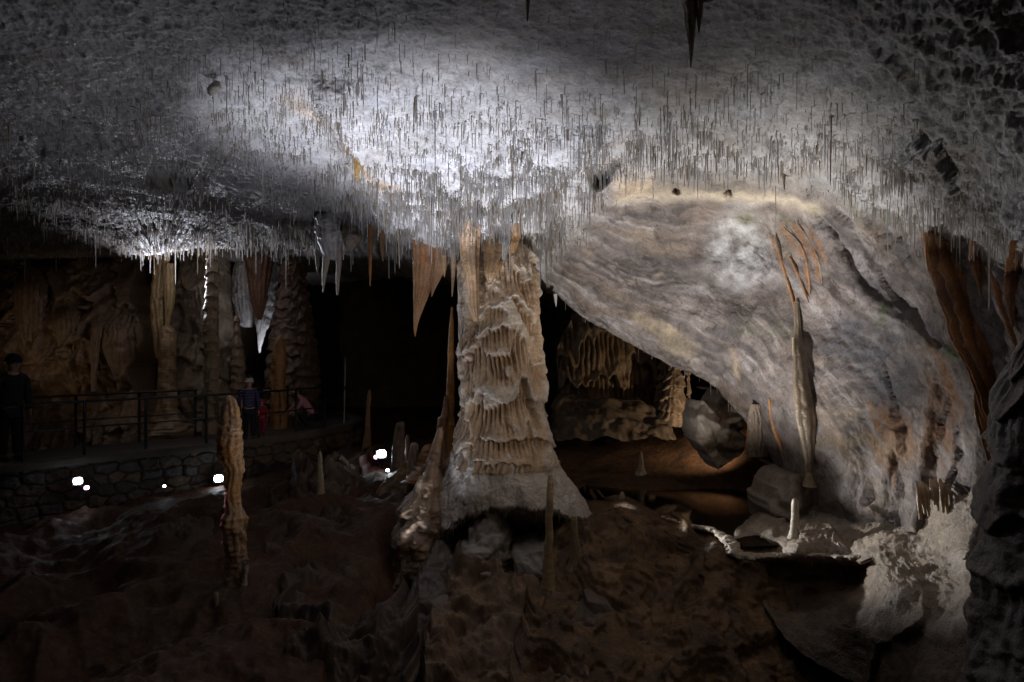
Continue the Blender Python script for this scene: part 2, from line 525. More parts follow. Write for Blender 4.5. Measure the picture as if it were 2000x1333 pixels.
D += 0.3 * patch(wx, wy, 1316, 372, 8, 6) + 0.3 * patch(wx, wy, 1425, 375, 6, 5) + 0.25 * patch(wx, wy, 500, 447, 22, 12)
for pl_, w_, am_ in [([(1820, 730), (1806, 800), (1800, 880), (1790, 960), (1780, 1060)], 30, 0.26), ([(1908, 720), (1904, 800), (1900, 880), (1890, 960)], 38, 0.26), ([(1852, 800), (1850, 900), (1846, 1000)], 16, 0.15),
                      ([(1745, 830), (1735, 900), (1725, 980)], 24, 0.22), ([(1660, 760), (1655, 860), (1650, 960)], 40, 0.15), ([(1560, 640), (1572, 780), (1582, 960)], 18, 0.22)]:
    D -= am_ * stroke(wx, wy, pl_, w_) * sstep(pl_[0][1] - 30, pl_[0][1] + 90, GPY)
V = np.stack([(GPX - CX) / F * D, D, (CY - GPY) / F * D], -1)
nrm = grid_normals(V)
alc = poly_mask(wx, wy, [(1130, 440), (1200, 340), (1420, 335), (1580, 360), (1720, 430), (1850, 470), (2100, 560), (2800, 700), (2800, 1400), (1500, 1200), (1040, 560)], 30)
fur = 1 - alc
d_alc = 0.10 * fbm(V * np.array([1.0, 1.0, 1.3]), 4, seed=1) + 0.012 * fbm(V * np.array([1.2, 1.2, 4.0]) * 1.6 + 0.6 * perlin(V * 0.9)[..., None], 5, 0.55, ridged=True, seed=2) + 0.028 * fbm(V * 6, 4, 0.6, seed=4)
d_fur = 0.10 * fbm(V * 0.8, 3, seed=3) + 0.05 * fbm(V * 5, 4, 0.6, ridged=True, seed=5) + 0.02 * fbm(V * 16, 3, 0.6, seed=6)
# the right-hand top corner is full of knobs
knob = sstep(1450, 1900, GPX) * sstep(380, 120, GPY + (GPX - 1700) * -0.3)
d_fur = d_fur + knob * 0.12 * fbm(V * 3.2, 4, 0.6, ridged=True, seed=8)
flat = patch(GPX, GPY, 1150, 90, 330, 120, 0, 0.4)            # the smooth patch at the top
d_fur = d_fur * (1 - 0.6 * flat)
LE = [(1020, 500), (1060, 555), (1140, 622), (1300, 706), (1410, 765), (1490, 868), (1530, 980), (1545, 1100)]
UE = [(1150, 375), (1215, 386), (1330, 378), (1450, 373), (1560, 378), (1640, 440), (1720, 540), (1820, 680), (1920, 800), (1990, 950)]
d1_, s1_, a1_ = along(wx, wy, LE)
d2_, s2_, a2_ = along(wx, wy, UE)
tt = np.where(s2_ < 0, 1 + d2_ / 260, d1_ / (d1_ + d2_ + 1e-6))
ss_ = a1_ * (1 - np.clip(tt, 0, 1)) + a2_ * np.clip(tt, 0, 1)
lowf = fbm(np.stack([tt * 2.2, ss_ * 4, GPX * 0 + 2], -1), 4, seed=14)
fr_ = tt * 17 + 8 * lowf
str_ = (np.abs(np.sin(fr_)) ** 0.6) * sstep(-0.2, 0.3, fbm(np.stack([tt * 4, ss_ * 6, GPX * 0], -1), 3, seed=15) + 0.1)
flow = fbm(np.stack([tt * 15 + 2.5 * lowf, ss_ * 7, GPX * 0], -1), 5, 0.62, seed=9)
d_alc = d_alc + 0.022 * str_ + 0.036 * flow
V = V - nrm * (np.sign(nrm[..., 1:2]) * (alc * d_alc + fur * d_fur)[..., None])
CEILV = V.copy()
# stone colours, with some of the roof's shade painted in
n1 = fbm(np.stack([GPX / 160, GPY / 60, GPX * 0], -1), 5, 0.6, seed=3)
n2 = flow + 0.06 * (str_ - 0.4)
n3 = fbm(np.stack([GPX / 30, GPY / 30, GPX * 0], -1), 4, 0.6, seed=12)
C = np.broadcast_to(np.array([0.50, 0.485, 0.485]), V.shape).copy()
C = mixc(C, (0.36, 0.30, 0.25), fur * sstep(0.05, 0.5, n1) * 0.6)
C = mixc(C, (0.62, 0.62, 0.66), fur * sstep(0.0, 0.5, -n1) * 0.7)
A = np.broadcast_to(np.array([0.25, 0.21, 0.195]), V.shape).copy()
A = mixc(A, (0.075, 0.068, 0.07), sstep(0.0, 0.32, n2 + 0.5 * lowf) * 0.72)
A = mixc(A, (0.52, 0.49, 0.50), sstep(0.05, 0.34, -n2 - 0.35 * lowf) * 0.66)
A = mixc(A, (0.40, 0.32, 0.24), sstep(0.1, 0.4, n1) * 0.5)
A = mixc(A, (0.09, 0.08, 0.08), (1 - str_) * sstep(0.0, 0.3, fbm(np.stack([GPX / 90, GPY / 60, GPX * 0], -1), 4, seed=16)) * 0.55)
cr_ = sstep(0.04, 0.0, np.abs(fbm(np.stack([GPX / 75, GPY / 55, GPX * 0], -1), 4, 0.55, seed=17)))
A = mixc(A, (0.08, 0.06, 0.05), cr_ * 0.7)
A = mixc(A, (0.17, 0.15, 0.145), np.clip(stroke(wx, wy, [(1190, 455), (1260, 500), (1340, 540), (1450, 555), (1580, 560)], 22) * (0.6 + n3), 0, 1))
A = mixc(A, (0.12, 0.115, 0.125), np.clip(poly_mask(wx, wy, [(1640, 620), (1760, 640), (1790, 720), (1770, 780), (1730, 850), (1690, 740), (1600, 690)], 22) * (0.8 + n3), 0, 1))
A = mixc(A, (0.11, 0.105, 0.115), np.clip(stroke(wx, wy, [(1700, 560), (1790, 630), (1850, 690), (1900, 760)], 24) * (0.8 + n3), 0, 1))
A = mixc(A, (0.12, 0.11, 0.11), np.clip(stroke(wx, wy, [(1560, 380), (1640, 440), (1700, 500), (1740, 540), (1800, 560)], 7) + stroke(wx, wy, [(1650, 400), (1740, 470), (1800, 520), (1850, 580)], 7) + stroke(wx, wy, [(1600, 520), (1690, 560), (1790, 650)], 7), 0, 1) * 0.85)
A = mixc(A, (0.70, 0.70, 0.72), np.clip(patch(wx, wy, 1450, 475, 62, 70, 0.2, 0.5) * (0.75 + n3), 0, 1))
A = mixc(A, (0.72, 0.61, 0.47), np.clip(stroke(wx, wy, [(1215, 385), (1320, 378), (1440, 378), (1540, 385), (1600, 410)], 14), 0, 1) * 0.9)
A = mixc(A, (0.60, 0.47, 0.33), patch(wx, wy, 1240, 345, 45, 38, 0, 0.5) * 0.9)
A = mixc(A, (0.30, 0.255, 0.215), np.clip(stroke(wx, wy, [(1285, 352), (1380, 350), (1480, 352), (1560, 356)], 13), 0, 1) * 0.9)
A = mixc(A, (0.50, 0.40, 0.27), np.clip(patch(wx, wy, 1300, 650, 60, 14, 0.5) + stroke(wx, wy, [(1250, 625), (1300, 675), (1350, 700)], 9) + stroke(wx, wy, [(1430, 680), (1450, 730)], 8), 0, 1) * 0.6 * (0.6 + n3 + 0.3))
A = mixc(A, (0.10, 0.13, 0.05), np.clip((patch(wx, wy, 1465, 425, 30, 16) + patch(wx, wy, 1545, 430, 26, 9, 0.5) + patch(wx, wy, 1725, 615, 10, 30, 0.3) + patch(wx, wy, 1855, 690, 10, 24, -0.5) + 0.4 * patch(wx, wy, 1510, 640, 70, 20)) * sstep(-0.25, 0.25, n3), 0, 1) * 0.75)
A = mixc(A, (0.34, 0.17, 0.08), np.clip(sum(stroke(wx, wy, pl, 3.5) for pl in [[(1515, 462), (1535, 540), (1552, 600)], [(1530, 445), (1580, 500), (1582, 580)], [(1560, 440), (1600, 500), (1608, 545)], [(1590, 440), (1620, 500)], [(1700, 790), (1745, 880), (1755, 950)], [(1820, 660), (1850, 760), (1860, 880)], [(1840, 720), (1870, 800)]]), 0, 1) * 0.85)
A = mixc(A, (0.34, 0.17, 0.08), np.clip(patch(wx, wy, 1835, 830, 32, 110, 0.05) + patch(wx, wy, 1745, 860, 45, 60), 0, 1) * sstep(-0.3, 0.2, n2) * 0.8)
A = mixc(A, (0.26, 0.20, 0.12), np.clip(patch(wx, wy, 1640, 900, 120, 90), 0, 1) * sstep(-0.2, 0.3, n1) * 0.6)
cr2_ = sstep(0.035, 0.0, np.abs(fbm(np.stack([tt * 3.2, ss_ * 5, GPX * 0], -1), 5, 0.58, seed=18))) * sstep(-0.1, 0.25, fbm(np.stack([GPX / 200, GPY / 140, GPX * 0], -1), 2, seed=19))
A = mixc(A, (0.07, 0.05, 0.04), cr2_ * 0.8)
A = A * (1 - 0.3 * sstep(1560, 1760, GPX))[..., None]  # darker towards the right
A = mixc(A, (0.36, 0.25, 0.15), sstep(0.12, 0.42, fbm(np.stack([tt * 5, ss_ * 3, GPX * 0 + 3], -1), 4, seed=20)) * 0.25)
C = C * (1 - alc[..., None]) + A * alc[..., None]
C = mixc(C, (0.50, 0.30, 0.11), np.clip(stroke(wx, wy, [(655, 255), (690, 320), (740, 355), (790, 370)], 12) * sstep(-0.3, 0.2, n3) + 0.4 * stroke(wx, wy, [(560, 205), (640, 235)], 12), 0, 1) * 0.75)
C = mixc(C, (0.20, 0.13, 0.10), np.clip(stroke(wx, wy, [(280, 350), (400, 395), (500, 420), (640, 445)], 10), 0, 1) * 0.7 * sstep(-0.4, 0.2, n3))  # brown fringe, with the step's shade line put into the colour
C = mixc(C, (0.33, 0.31, 0.34), patch(wx, wy, 560, 380, 190, 60, 0.25) * 0.6)  # purple-grey shade left of the ridge, put into the colour
C = mixc(C, (0.14, 0.18, 0.11), np.clip(patch(wx, wy, 1680, 400, 90, 35, 0.5) + 0.8 * patch(wx, wy, 1850, 190, 170, 110) + 0.5 * patch(wx, wy, 1130, 210, 200, 30), 0, 1) * sstep(0.0, 0.4, n3) * 0.6)
C = mixc(C, (0.42, 0.34, 0.26), flat * 0.4 * sstep(-0.3, 0.3, n2))
C = mixc(C, (0.26, 0.22, 0.20), 0.8 * sstep(360, 440, GPY) * sstep(420, 200, GPX) * fur)  # darker brown towards the lower left
C *= (1 + 0.25 * n3)[..., None]
# behind the lower edge the roof lifts and runs on into the dark
fold, fcol = [], []
last, lastc = V[-1], C[-1]
gap = sstep(1640, 1480, cols)
for k in range(1, 46):
    t = k / 45
    q = last.copy()
    q[:, 1] += 9.5 * t ** 1.3
    q[:, 2] += (0.45 * np.sin(min(1, t * 4) * math.pi / 2) - 0.25 * t) * gap + 0.12 * fbm(np.stack([q[:, 0], q[:, 1], q[:, 2]], -1) * 1.2, 3, seed=30) * min(1, t * 3)
    q[:, 0] *= 1 + 0.55 * t
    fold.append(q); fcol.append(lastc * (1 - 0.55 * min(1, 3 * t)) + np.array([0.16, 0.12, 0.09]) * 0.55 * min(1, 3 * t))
AV = np.concatenate([V, np.array(fold)])
AC = np.concatenate([C, np.array(fcol)])
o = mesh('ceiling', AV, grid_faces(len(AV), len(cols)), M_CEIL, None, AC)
tag(o, kind='structure')


# ================================================================== FLOOR
fp = [(0, 1333, 6.3), (500, 1333, 6.2), (0, 1150, 8.6), (400, 1180, 8.1), (300, 1050, 10.4), (0, 1000, 12.0), (500, 1000, 11.0), (700, 1000, 11.0), (700, 1330, 6.4),
      (600, 920, 14.0), (745, 915, 13.0), (780, 872, 16.0), (650, 880, 16.0), (700, 850, 20), (850, 850, 20), (1000, 850, 20),
      (900, 1330, 6.6), (950, 1180, 8.6), (1000, 1080, 10.0), (850, 1150, 8.6), (800, 1000, 10.8),
      (1100, 1330, 7.0), (1300, 1330, 6.8), (1150, 1060, 9.3), (1250, 1020, 10.0), (1300, 1150, 8.3), (1150, 1180, 8.1), (1400, 1150, 8.4),
      (1140, 965, 12.0), (1250, 985, 11.2), (1350, 1000, 10.7), (1450, 1010, 10.4), (1450, 1070, 9.1), (1500, 1100, 8.6), (1500, 1200, 8.0), (1560, 1300, 7.2),
      (1130, 950, 12.6), (1250, 940, 12.6), (1400, 950, 12.4), (1500, 960, 12.0), (1600, 960, 12.5), (1200, 880, 14.0), (1300, 850, 14.5), (1400, 830, 14.0), (1500, 870, 13.5),
      (1150, 840, 16.5), (1250, 815, 17), (1350, 800, 16.5), (1450, 780, 16.5), (1700, 1000, 11), (1700, 1300, 7.5), (2000, 1333, 6.5)]
FX = []
for a, b, Yv in fp:
    q = P(a, b, Yv)
    FX.append((q[0], q[1], q[2]))
FX += [(-14, 3, -3.3), (-3, 3, -3.4), (8, 3, -3.4), (-14, 12, -3.0), (-10, 20, -2.6), (-4, 24, -2.5), (4, 24, -2.0), (12, 20, -1.5), (12, 10, -2.6)]
FX = np.array(FX)
floor_z = tps(FX[:, :2], FX[:, 2])
fcols = np.arange(-900, 2700, 5.0)
frow = np.geomspace(3.2, 25, 330)
GX = (fcols[None] - CX) / F * frow[:, None]
GY = np.repeat(frow[:, None], len(fcols), 1)
GZ = np.clip(floor_z(GX, GY), -3.7, -1.0)
pos = np.stack([GX, GY, GZ * 0], -1)
rub = sstep(0.6, -0.4, GX) * 0.5 + 0.5
chamber = sstep(10.2, 11.5, GY) * sstep(0.6, 1.4, GX)
GZ = GZ + (0.16 * fbm(pos * 1.1, 5, 0.55, seed=40) + 0.02 * fbm(pos * 4, 4, 0.6, ridged=True, seed=41)) * rub * (1 - 0.2 * chamber)
GZ = GZ - 0.75 * sstep(-2.2, -1.2, GX) * sstep(10.4, 9.6, GY) * (1 - sstep(3.4, 4.2, GX))
left = sstep(-0.6, -1.8, GX) * sstep(12.6, 11.4, GY)
GZ = GZ + left * (0.42 * fbm(pos * 0.7, 4, 0.42, ridged=True, seed=46) + 0.3 * fbm(pos * 0.4, 3, seed=47) - 0.14 + 0.025 * fbm(pos * 5, 4, 0.6, seed=48))
FV = np.stack([GX, GY, GZ], -1)
FC = np.broadcast_to(np.array([0.085, 0.04, 0.02]), FV.shape).copy()
FC = mixc(FC, (0.10, 0.07, 0.045), sstep(0.0, 0.5, fbm(pos * 0.8, 4, seed=44)) * 0.7)
FC = mixc(FC, (0.13, 0.07, 0.036), chamber * 0.8)
FC = mixc(FC, (0.13, 0.10, 0.065), sstep(0.6, 1.1, GX) * sstep(10.4, 9.8, GY) * sstep(3.2, 2.4, GX) * 0.6)
FC = mixc(FC, (0.045, 0.026, 0.016), sstep(0.0, 0.35, fbm(pos * np.array([1.6, 3.2, 1]), 5, 0.6, seed=49)) * chamber * 0.75)
tag(mesh('floor', FV, grid_faces(len(frow), len(fcols)), M_MUD, None, FC), kind='structure')


# ================================================================== THE BANK BELOW THE RIGHT WALL
bp_ = [(1600, 900, 11.5), (1800, 900, 9.0), (1900, 900, 7.0), (2000, 900, 5.8), (1540, 1000, 9.9), (1600, 1000, 9.6), (1700, 1000, 8.9), (1800, 1000, 8.0), (1900, 1000, 6.6),
       (1450, 1060, 9.2), (1560, 1040, 9.0), (1700, 1040, 8.2), (1850, 1040, 7.0), (1950, 1050, 5.8), (1440, 1085, 8.7), (1560, 1086, 8.4), (1690, 1092, 7.6), (1800, 1090, 7.0), (1930, 1100, 5.8),
       (1470, 1130, 8.9), (1560, 1130, 8.8), (1670, 1130, 8.1), (1500, 1185, 8.2), (1600, 1185, 7.9), (1690, 1185, 7.0), (1700, 1140, 7.25), (1550, 1250, 7.6), (1700, 1250, 6.8), (1850, 1200, 6.0),
       (1800, 1170, 6.4), (1950, 1200, 5.3), (1800, 1330, 5.8), (2000, 1333, 4.9), (1600, 1300, 7.3), (1700, 1340, 6.7), (2200, 1000, 4.7), (2200, 1333, 4.3), (2700, 1000, 3.6), (2700, 1600, 3.2), (1700, 1600, 5.6)]
bd = tps([c[:2] for c in bp_], np.log([c[2] for c in bp_]))
brow = np.concatenate([np.arange(900, 1340, 2.6), np.arange(1340, 1600, 12)])
Lp = np.interp(brow, [900, 980, 1010, 1060, 1090, 1150, 1200, 1250, 1300, 1350, 1600], [1560, 1530, 1500, 1425, 1440, 1480, 1500, 1530, 1600, 1700, 2000])
un = np.concatenate([np.linspace(0, 0.42, 220), np.linspace(0.42, 1, 90)[1:]])
BX = Lp[:, None] + (2700 - Lp[:, None]) * un[None]
BY = np.repeat(brow[:, None], len(un), 1)
BX = BX + 10 * fbm(np.stack([BX * 0, BY / 40, BX * 0 + 3], -1), 3) * (1 - un[None])
bwx = BX + 10 * fbm(np.stack([BX / 60, BY / 60, BX * 0 + 1.5], -1), 3)
bwy = BY + 8 * fbm(np.stack([BX / 60, BY / 60, BX * 0 + 7.5], -1), 3)
BD = np.exp(bd(BX, BY))
face = poly_mask(bwx, bwy, [(1450, 1094), (1560, 1090), (1688, 1096), (1684, 1150), (1640, 1182), (1500, 1186)], 6)
BD = BD + 0.28 * face
for x_, y_, a_, b_, am_ in [(1895, 1010, 46, 60, 0.5), (1915, 952, 30, 26, 0.35), (1770, 950, 60, 50, 0.4), (1828, 990, 46, 40, 0.3), (1905, 1080, 40, 50, 0.3), (1850, 1060, 20, 20, 0.1)]:
    BD -= am_ * patch(bwx, bwy, x_, y_, a_, b_, 0, 0.55)
BV = np.stack([(BX - CX) / F * BD, BD, (CY - BY) / F * BD], -1)
bn = grid_normals(BV)
gr = sstep(1480, 1600, BX) * sstep(1200, 1120, BY)
bdisp = 0.09 * fbm(BV * 1.6, 4, seed=50) + 0.042 * fbm(BV * np.array([8, 8, 13]), 5, 0.7, ridged=True, seed=51) * gr + 0.05 * fbm(BV * 2.2, 4, 0.55, ridged=True, seed=53) + 0.05 * fbm(BV * 4, 4, 0.55, seed=52) * (1 - gr * 0.5)
BV = BV - bn * (np.sign(bn[..., 1:2]) * bdisp[..., None])
BC = np.broadcast_to(np.array([0.36, 0.295, 0.23]), BV.shape).copy()
bn1 = fbm(np.stack([BX / 80, BY / 50, BX * 0], -1), 5, seed=55)
BC = mixc(BC, (0.52, 0.46, 0.40), sstep(0, 0.4, bn1))
BC = mixc(BC, (0.28, 0.185, 0.11), face * 0.9)
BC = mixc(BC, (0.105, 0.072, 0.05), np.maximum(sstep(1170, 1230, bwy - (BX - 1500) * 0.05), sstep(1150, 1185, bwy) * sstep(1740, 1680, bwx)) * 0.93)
edge, efc = [], []
for k in range(1, 15):
    t = k / 14
    q = BV[:, 0].copy()
    q[:, 1] += 2.6 * t; q[:, 0] += 0.5 * t + 0.3 * t * t; q[:, 2] -= 1.4 * t ** 2
    edge.append(q); efc.append(BC[:, 0] * 0.6)
BV = np.concatenate([np.stack(edge[::-1], 1), BV], 1)
BC = np.concatenate([np.stack(efc[::-1], 1), BC], 1)
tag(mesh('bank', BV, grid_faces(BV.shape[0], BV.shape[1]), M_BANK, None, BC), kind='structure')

# still water behind the rimstone rim
m = plain('still_water', (0.012, 0.008, 0.005), 0.06)
m.node_tree.nodes['Principled BSDF'].inputs['IOR'].default_value = 1.33
wv = [P(1120, 966, 12.0), P(1150, 945, 12.75), P(1520, 948, 12.6), P(1580, 1000, 10.6), P(1560, 1064, 8.93), P(1450, 1070, 8.8), P(1360, 1032, 9.75), P(1280, 1012, 10.3)]
wv = [(a[0], a[1], -2.655) for a in wv]
tag(mesh('pool_water', wv, [np.arange(8)[None]], m, None, None, False), kind='structure')
o = tube('rimstone_rim', [np.append(P(*a[:3]), a[3]) for a in [(1255, 1000, 10.8, 0.03), (1290, 1012, 10.35, 0.045), (1345, 1027, 9.9, 0.06), (1395, 1038, 9.55, 0.07), (1425, 1062, 8.95, 0.085), (1445, 1086, 8.6, 0.09), (1500, 1086, 8.6, 0.06), (1580, 1084, 8.45, 0.05), (1680, 1090, 7.9, 0.05)]], 0.1, M_BANK, None, 420, 24, 1.1, 10, (0.46, 0.39, 0.31), 3, 0.5)
tag(o, 'pale crusted rimstone rim winding along the edge of the still pool', 'rimstone')

# ================================================================== BACK WALLS
def back_wall(name, x0, x1, y0, y1, dep, tf, amp, col, capcol, gcol, label, seed, stepx=3.5, left_edge=None, right_edge=None, top=None):
    cs = np.arange(x0, x1, stepx)
    rs = np.linspace(0, 1, int((y1 - y0) / 2.6))
    gx = np.repeat(cs[None], len(rs), 0)
    gy = y0 + (y1 - y0) * np.repeat(rs[:, None], len(cs), 1)
    if left_edge is not None:
        lx = np.interp(gy[:, 0], *left_edge); rx = np.interp(gy[:, 0], *right_edge)
        gx = lx[:, None] + (rx - lx)[:, None] * np.linspace(0, 1, len(cs))[None]
    dd = dep(gx, gy)
    v = np.stack([(gx - CX) / F * dd, dd, (CY - gy) / F * dd], -1)
    off, cm, gm = tiers(v[..., 0], v[..., 2], tf, seed, 18)
    big = 0.45 * fbm(v * 0.55, 4, seed=seed + 1) + 0.12 * fbm(v * 2.5, 4, 0.6, seed=seed + 2)
    v[..., 1] -= big + off * amp
    c = np.broadcast_to(np.asarray(col, float), v.shape).copy()
    c = mixc(c, capcol, np.clip(cm, 0, 1) * 0.7)
    c = mixc(c, gcol, np.clip(gm, 0, 1) * 0.7)
    c *= (1 + 0.5 * fbm(v * 0.8, 4, seed=seed + 6))[..., None]
    # wrap both side edges back so the wall has thickness
    L = np.stack([v[:, 0] + np.array([0.35 * t, 2.5 * t, 0]) for t in np.linspace(1, 0.08, 8)], 1)
    R = np.stack([v[:, -1] + np.array([-0.35 * t, 2.5 * t, 0]) for t in np.linspace(0.08, 1, 8)], 1)
    v = np.concatenate([L, v, R], 1)
    c = np.concatenate([np.repeat(c[:, :1], 8, 1), c, np.repeat(c[:, -1:], 8, 1)], 1)
    return tag(mesh(name, v, grid_faces(v.shape[0], v.shape[1]), M_FLOW, None, c), label, 'cave wall')


back_wall('draped_wall', -700, 300, 430, 960, lambda x, y: 17.6 + 0.0 * x + 1.2 * sstep(700, 480, y) - 0.8 * sstep(760, 900, y) + 0.0006 * (x - 100) - 1.0 * patch(x, y, 130, 640, 150, 120), 0.62, 0.3,
          (0.30, 0.20, 0.13), (0.34, 0.25, 0.18), (0.13, 0.08, 0.05), 'dim brown flowstone wall with hanging folds behind the dark railing', 3.0,
          left_edge=([430, 960], [-700, -700]), right_edge=([430, 520, 580, 600, 640, 680, 720, 780, 960], [250, 262, 252, 262, 275, 262, 240, 262, 420]))
back_wall('draped_wall', 330, 460, 470, 960, lambda x, y: 18.6 + 0.9 * ((x - 370) / 90.0) ** 2, 0.8, 0.22, (0.33, 0.26, 0.19), (0.36, 0.29, 0.22), (0.16, 0.11, 0.08),
          'dull beige flowstone mass directly behind the slim white-edged column', 5.0, left_edge=([470, 540, 620, 760, 960], [350, 338, 330, 300, 250]), right_edge=([470, 540, 620, 760, 960], [440, 446, 455, 470, 640]))
back_wall('curtain_wall', 1085, 1300, 590, 850, lambda x, y: 15.2 + 0.6 * ((x - 1180) / 110.0) ** 2, 1.25, 0.24, (0.36, 0.26, 0.16), (0.40, 0.31, 0.21), (0.10, 0.065, 0.04),
          'tan fluted flowstone curtain wall in the chamber right of the big column', 8.0, 2.0, left_edge=([590, 640, 680, 760, 850], [1130, 1108, 1088, 1090, 1085]), right_edge=([590, 850], [1290, 1275]))
g = np.linspace(0, 1, 60)
fv = np.zeros((40, 60, 3))
fv[..., 0] = (g * 50 - 27)[None]; fv[..., 2] = np.linspace(4, -4, 40)[:, None]
fv[..., 1] = 25.5 + 1.2 * fbm(fv * 0.3, 4, seed=70)
tag(mesh('far_wall', fv, grid_faces(40, 60), M_MUD, None, (0.12, 0.09, 0.07)), 'far rock wall lost in the darkness of the tunnel', 'cave wall')


# ================================================================== THE GREAT COLUMN
CYc = 10.2
root = empty('cave_column', P(975, 1000, CYc), 'great pale fluted column rising from a white flowstone apron to the ceiling', 'column')
zs = np.linspace(440, 905, 420)
lft = np.interp(zs, [440, 480, 520, 560, 600, 650, 700, 760, 800, 840, 880, 905], [925, 915, 890, 893, 894, 895, 897, 900, 898, 892, 885, 868])
rgt = np.interp(zs, [440, 500, 530, 560, 600, 650, 690, 730, 760, 800, 830, 870, 905], [1010, 1045, 1052, 1054, 1056, 1056, 1058, 1064, 1066, 1064, 1072, 1084, 1092])
th = np.linspace(0, 2 * math.pi, 460, endpoint=False)
cx = (lft + rgt) / 2
rr = (rgt - lft) / 2 / F * CYc
xc = (cx - CX) / F * CYc
zc = (CY - zs) / F * CYc
TH, ZZ = np.meshgrid(th, zc)
RR = np.repeat(rr[:, None], len(th), 1)
U = TH * 0.66
off, cm, gm = tiers(U, ZZ, 1.5, 21.0, 24, 0.46)
off_b, cm_b, gm_b = tiers(U + 3.3, ZZ + 0.21, 2.7, 37.0, 30, 0.42)
sel = sstep(-0.1, 0.25, perlin(np.stack([U * 1.3, ZZ * 1.1, U * 0 + 4.4], -1)))
off, cm, gm = off * (1 - sel) + off_b * 0.8 * sel, cm * (1 - sel) + cm_b * sel, gm * (1 - sel) + gm_b * sel
smo = sstep(0.12, 0.34, fbm(np.stack([U * 1.7, ZZ * 1.9, U * 0 + 8.1], -1), 3))          # smooth snowy patches
off, gm = off * (1 - 0.85 * smo) + 0.25 * smo, gm * (1 - smo)
# upper left side carries plain bundles of stalactites rather than ledges
plainm = sstep(-0.1, 0.5, np.cos(TH - math.pi)) * sstep(-0.2, 0.5, ZZ)
fl2 = np.abs(np.sin(TH * 7 + 1.2 * fbm(np.stack([U * 3, ZZ * 0.6, U * 0], -1), 3)))
W = np.stack([RR * np.cos(TH), RR * np.sin(TH), ZZ], -1)
R2 = RR * (1 + 0.10 * fbm(W * np.array([1.6, 1.6, 0.9]), 3, seed=22)) + 0.10 * (off * (1 - plainm) + plainm * (fl2 * 0.5 - 0.6)) + 0.035 * fbm(W * 6, 4, 0.6, seed=23) + 0.012 * fbm(W * np.array([22, 22, 7]), 3, seed=24)
CV = np.stack([xc[:, None] + R2 * np.cos(TH), CYc + R2 * np.sin(TH), ZZ], -1)
CC = np.broadcast_to(np.array([0.45, 0.33, 0.22]), CV.shape).copy()
CC = mixc(CC, (0.42, 0.26, 0.15), sstep(0.0, 0.5, fbm(W * 1.4, 3, seed=25)) * 0.6)
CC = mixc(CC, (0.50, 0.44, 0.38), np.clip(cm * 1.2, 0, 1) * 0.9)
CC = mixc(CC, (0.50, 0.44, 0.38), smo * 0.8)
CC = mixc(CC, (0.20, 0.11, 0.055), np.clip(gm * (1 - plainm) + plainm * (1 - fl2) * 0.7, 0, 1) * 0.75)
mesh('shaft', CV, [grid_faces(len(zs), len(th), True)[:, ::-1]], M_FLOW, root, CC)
# the apron: smooth, flaring, with a ragged lip and a hollow under it
th = np.linspace(0, 2 * math.pi, 420, endpoint=False)
NS = 110
s = np.linspace(0, 1, NS)
ang = ((th + math.pi) % (2 * math.pi)) - math.pi         # -pi/2 faces the camera, 0 is right, pi is left
keys = np.radians([-180, -150, -125, -100, -75, -50, -25, 0, 30, 90, 150, 180])
rout = np.interp(ang, keys, [1.05, 1.22, 0.98, 0.86, 0.86, 0.98, 1.24, 1.40, 1.1, 0.9, 0.95, 1.05])
zout = np.interp(ang, keys, [-2.62, -2.76, -2.50, -2.30, -2.26, -2.32, -2.52, -2.60, -2.5, -2.5, -2.55, -2.62])
lip = 0.10 * fbm(np.stack([np.cos(th) * 4, np.sin(th) * 5, th * 0], -1), 4, seed=31)
ptop = np.stack([P(978, 884, CYc)[0] + 0.70 * np.cos(th), CYc + 0.70 * np.sin(th), np.full_like(th, P(978, 872, CYc)[2])], -1)
rows_ = []
for t in s:
    r_ = 0.72 + (rout - 0.72) * (t ** 1.5) + 0.05 * math.sin(math.pi * t)
    z_ = ptop[:, 2] + (zout + lip - ptop[:, 2]) * (0.2 * t + 0.8 * t ** 1.25)
    rows_.append(np.stack([P(978, 884, CYc)[0] + r_ * np.cos(th), CYc + r_ * np.sin(th), z_], -1))
for t in np.linspace(0.05, 1, 40):
    r_ = rout * (1 - 0.75 * t)
    z_ = zout + lip - 0.05 * math.sin(min(1, t * 8) * math.pi) + 0.42 * sstep(0, 0.8, t)
    rows_.append(np.stack([P(978, 884, CYc)[0] + r_ * np.cos(th), CYc + r_ * np.sin(th), z_], -1))
SV = np.array(rows_)
sn = grid_normals(np.concatenate([SV, SV[:, :1]], 1))[:, :-1]
lft_m = np.repeat(sstep(0.1, 0.7, np.cos(th - math.radians(-160)))[None], len(SV), 0)
SV = SV + sn * (0.08 * fbm(SV * 2.0, 4, seed=33) + lft_m * 0.07 * fbm(SV * np.array([4.5, 4.5, 2.2]), 4, 0.6, ridged=True, seed=34) + 0.008 * fbm(SV * 22, 3, seed=35))[..., None]
SC = np.broadcast_to(np.array([0.50, 0.455, 0.41]), SV.shape).copy()
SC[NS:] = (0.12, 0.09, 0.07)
SC = mixc(SC, (0.40, 0.33, 0.27), sstep(0, 0.5, fbm(SV * 1.8, 4, seed=36)) * 0.6)
mesh('flowstone_apron', SV, [grid_faces(len(SV), len(th), True)], M_FLOW, root, SC)
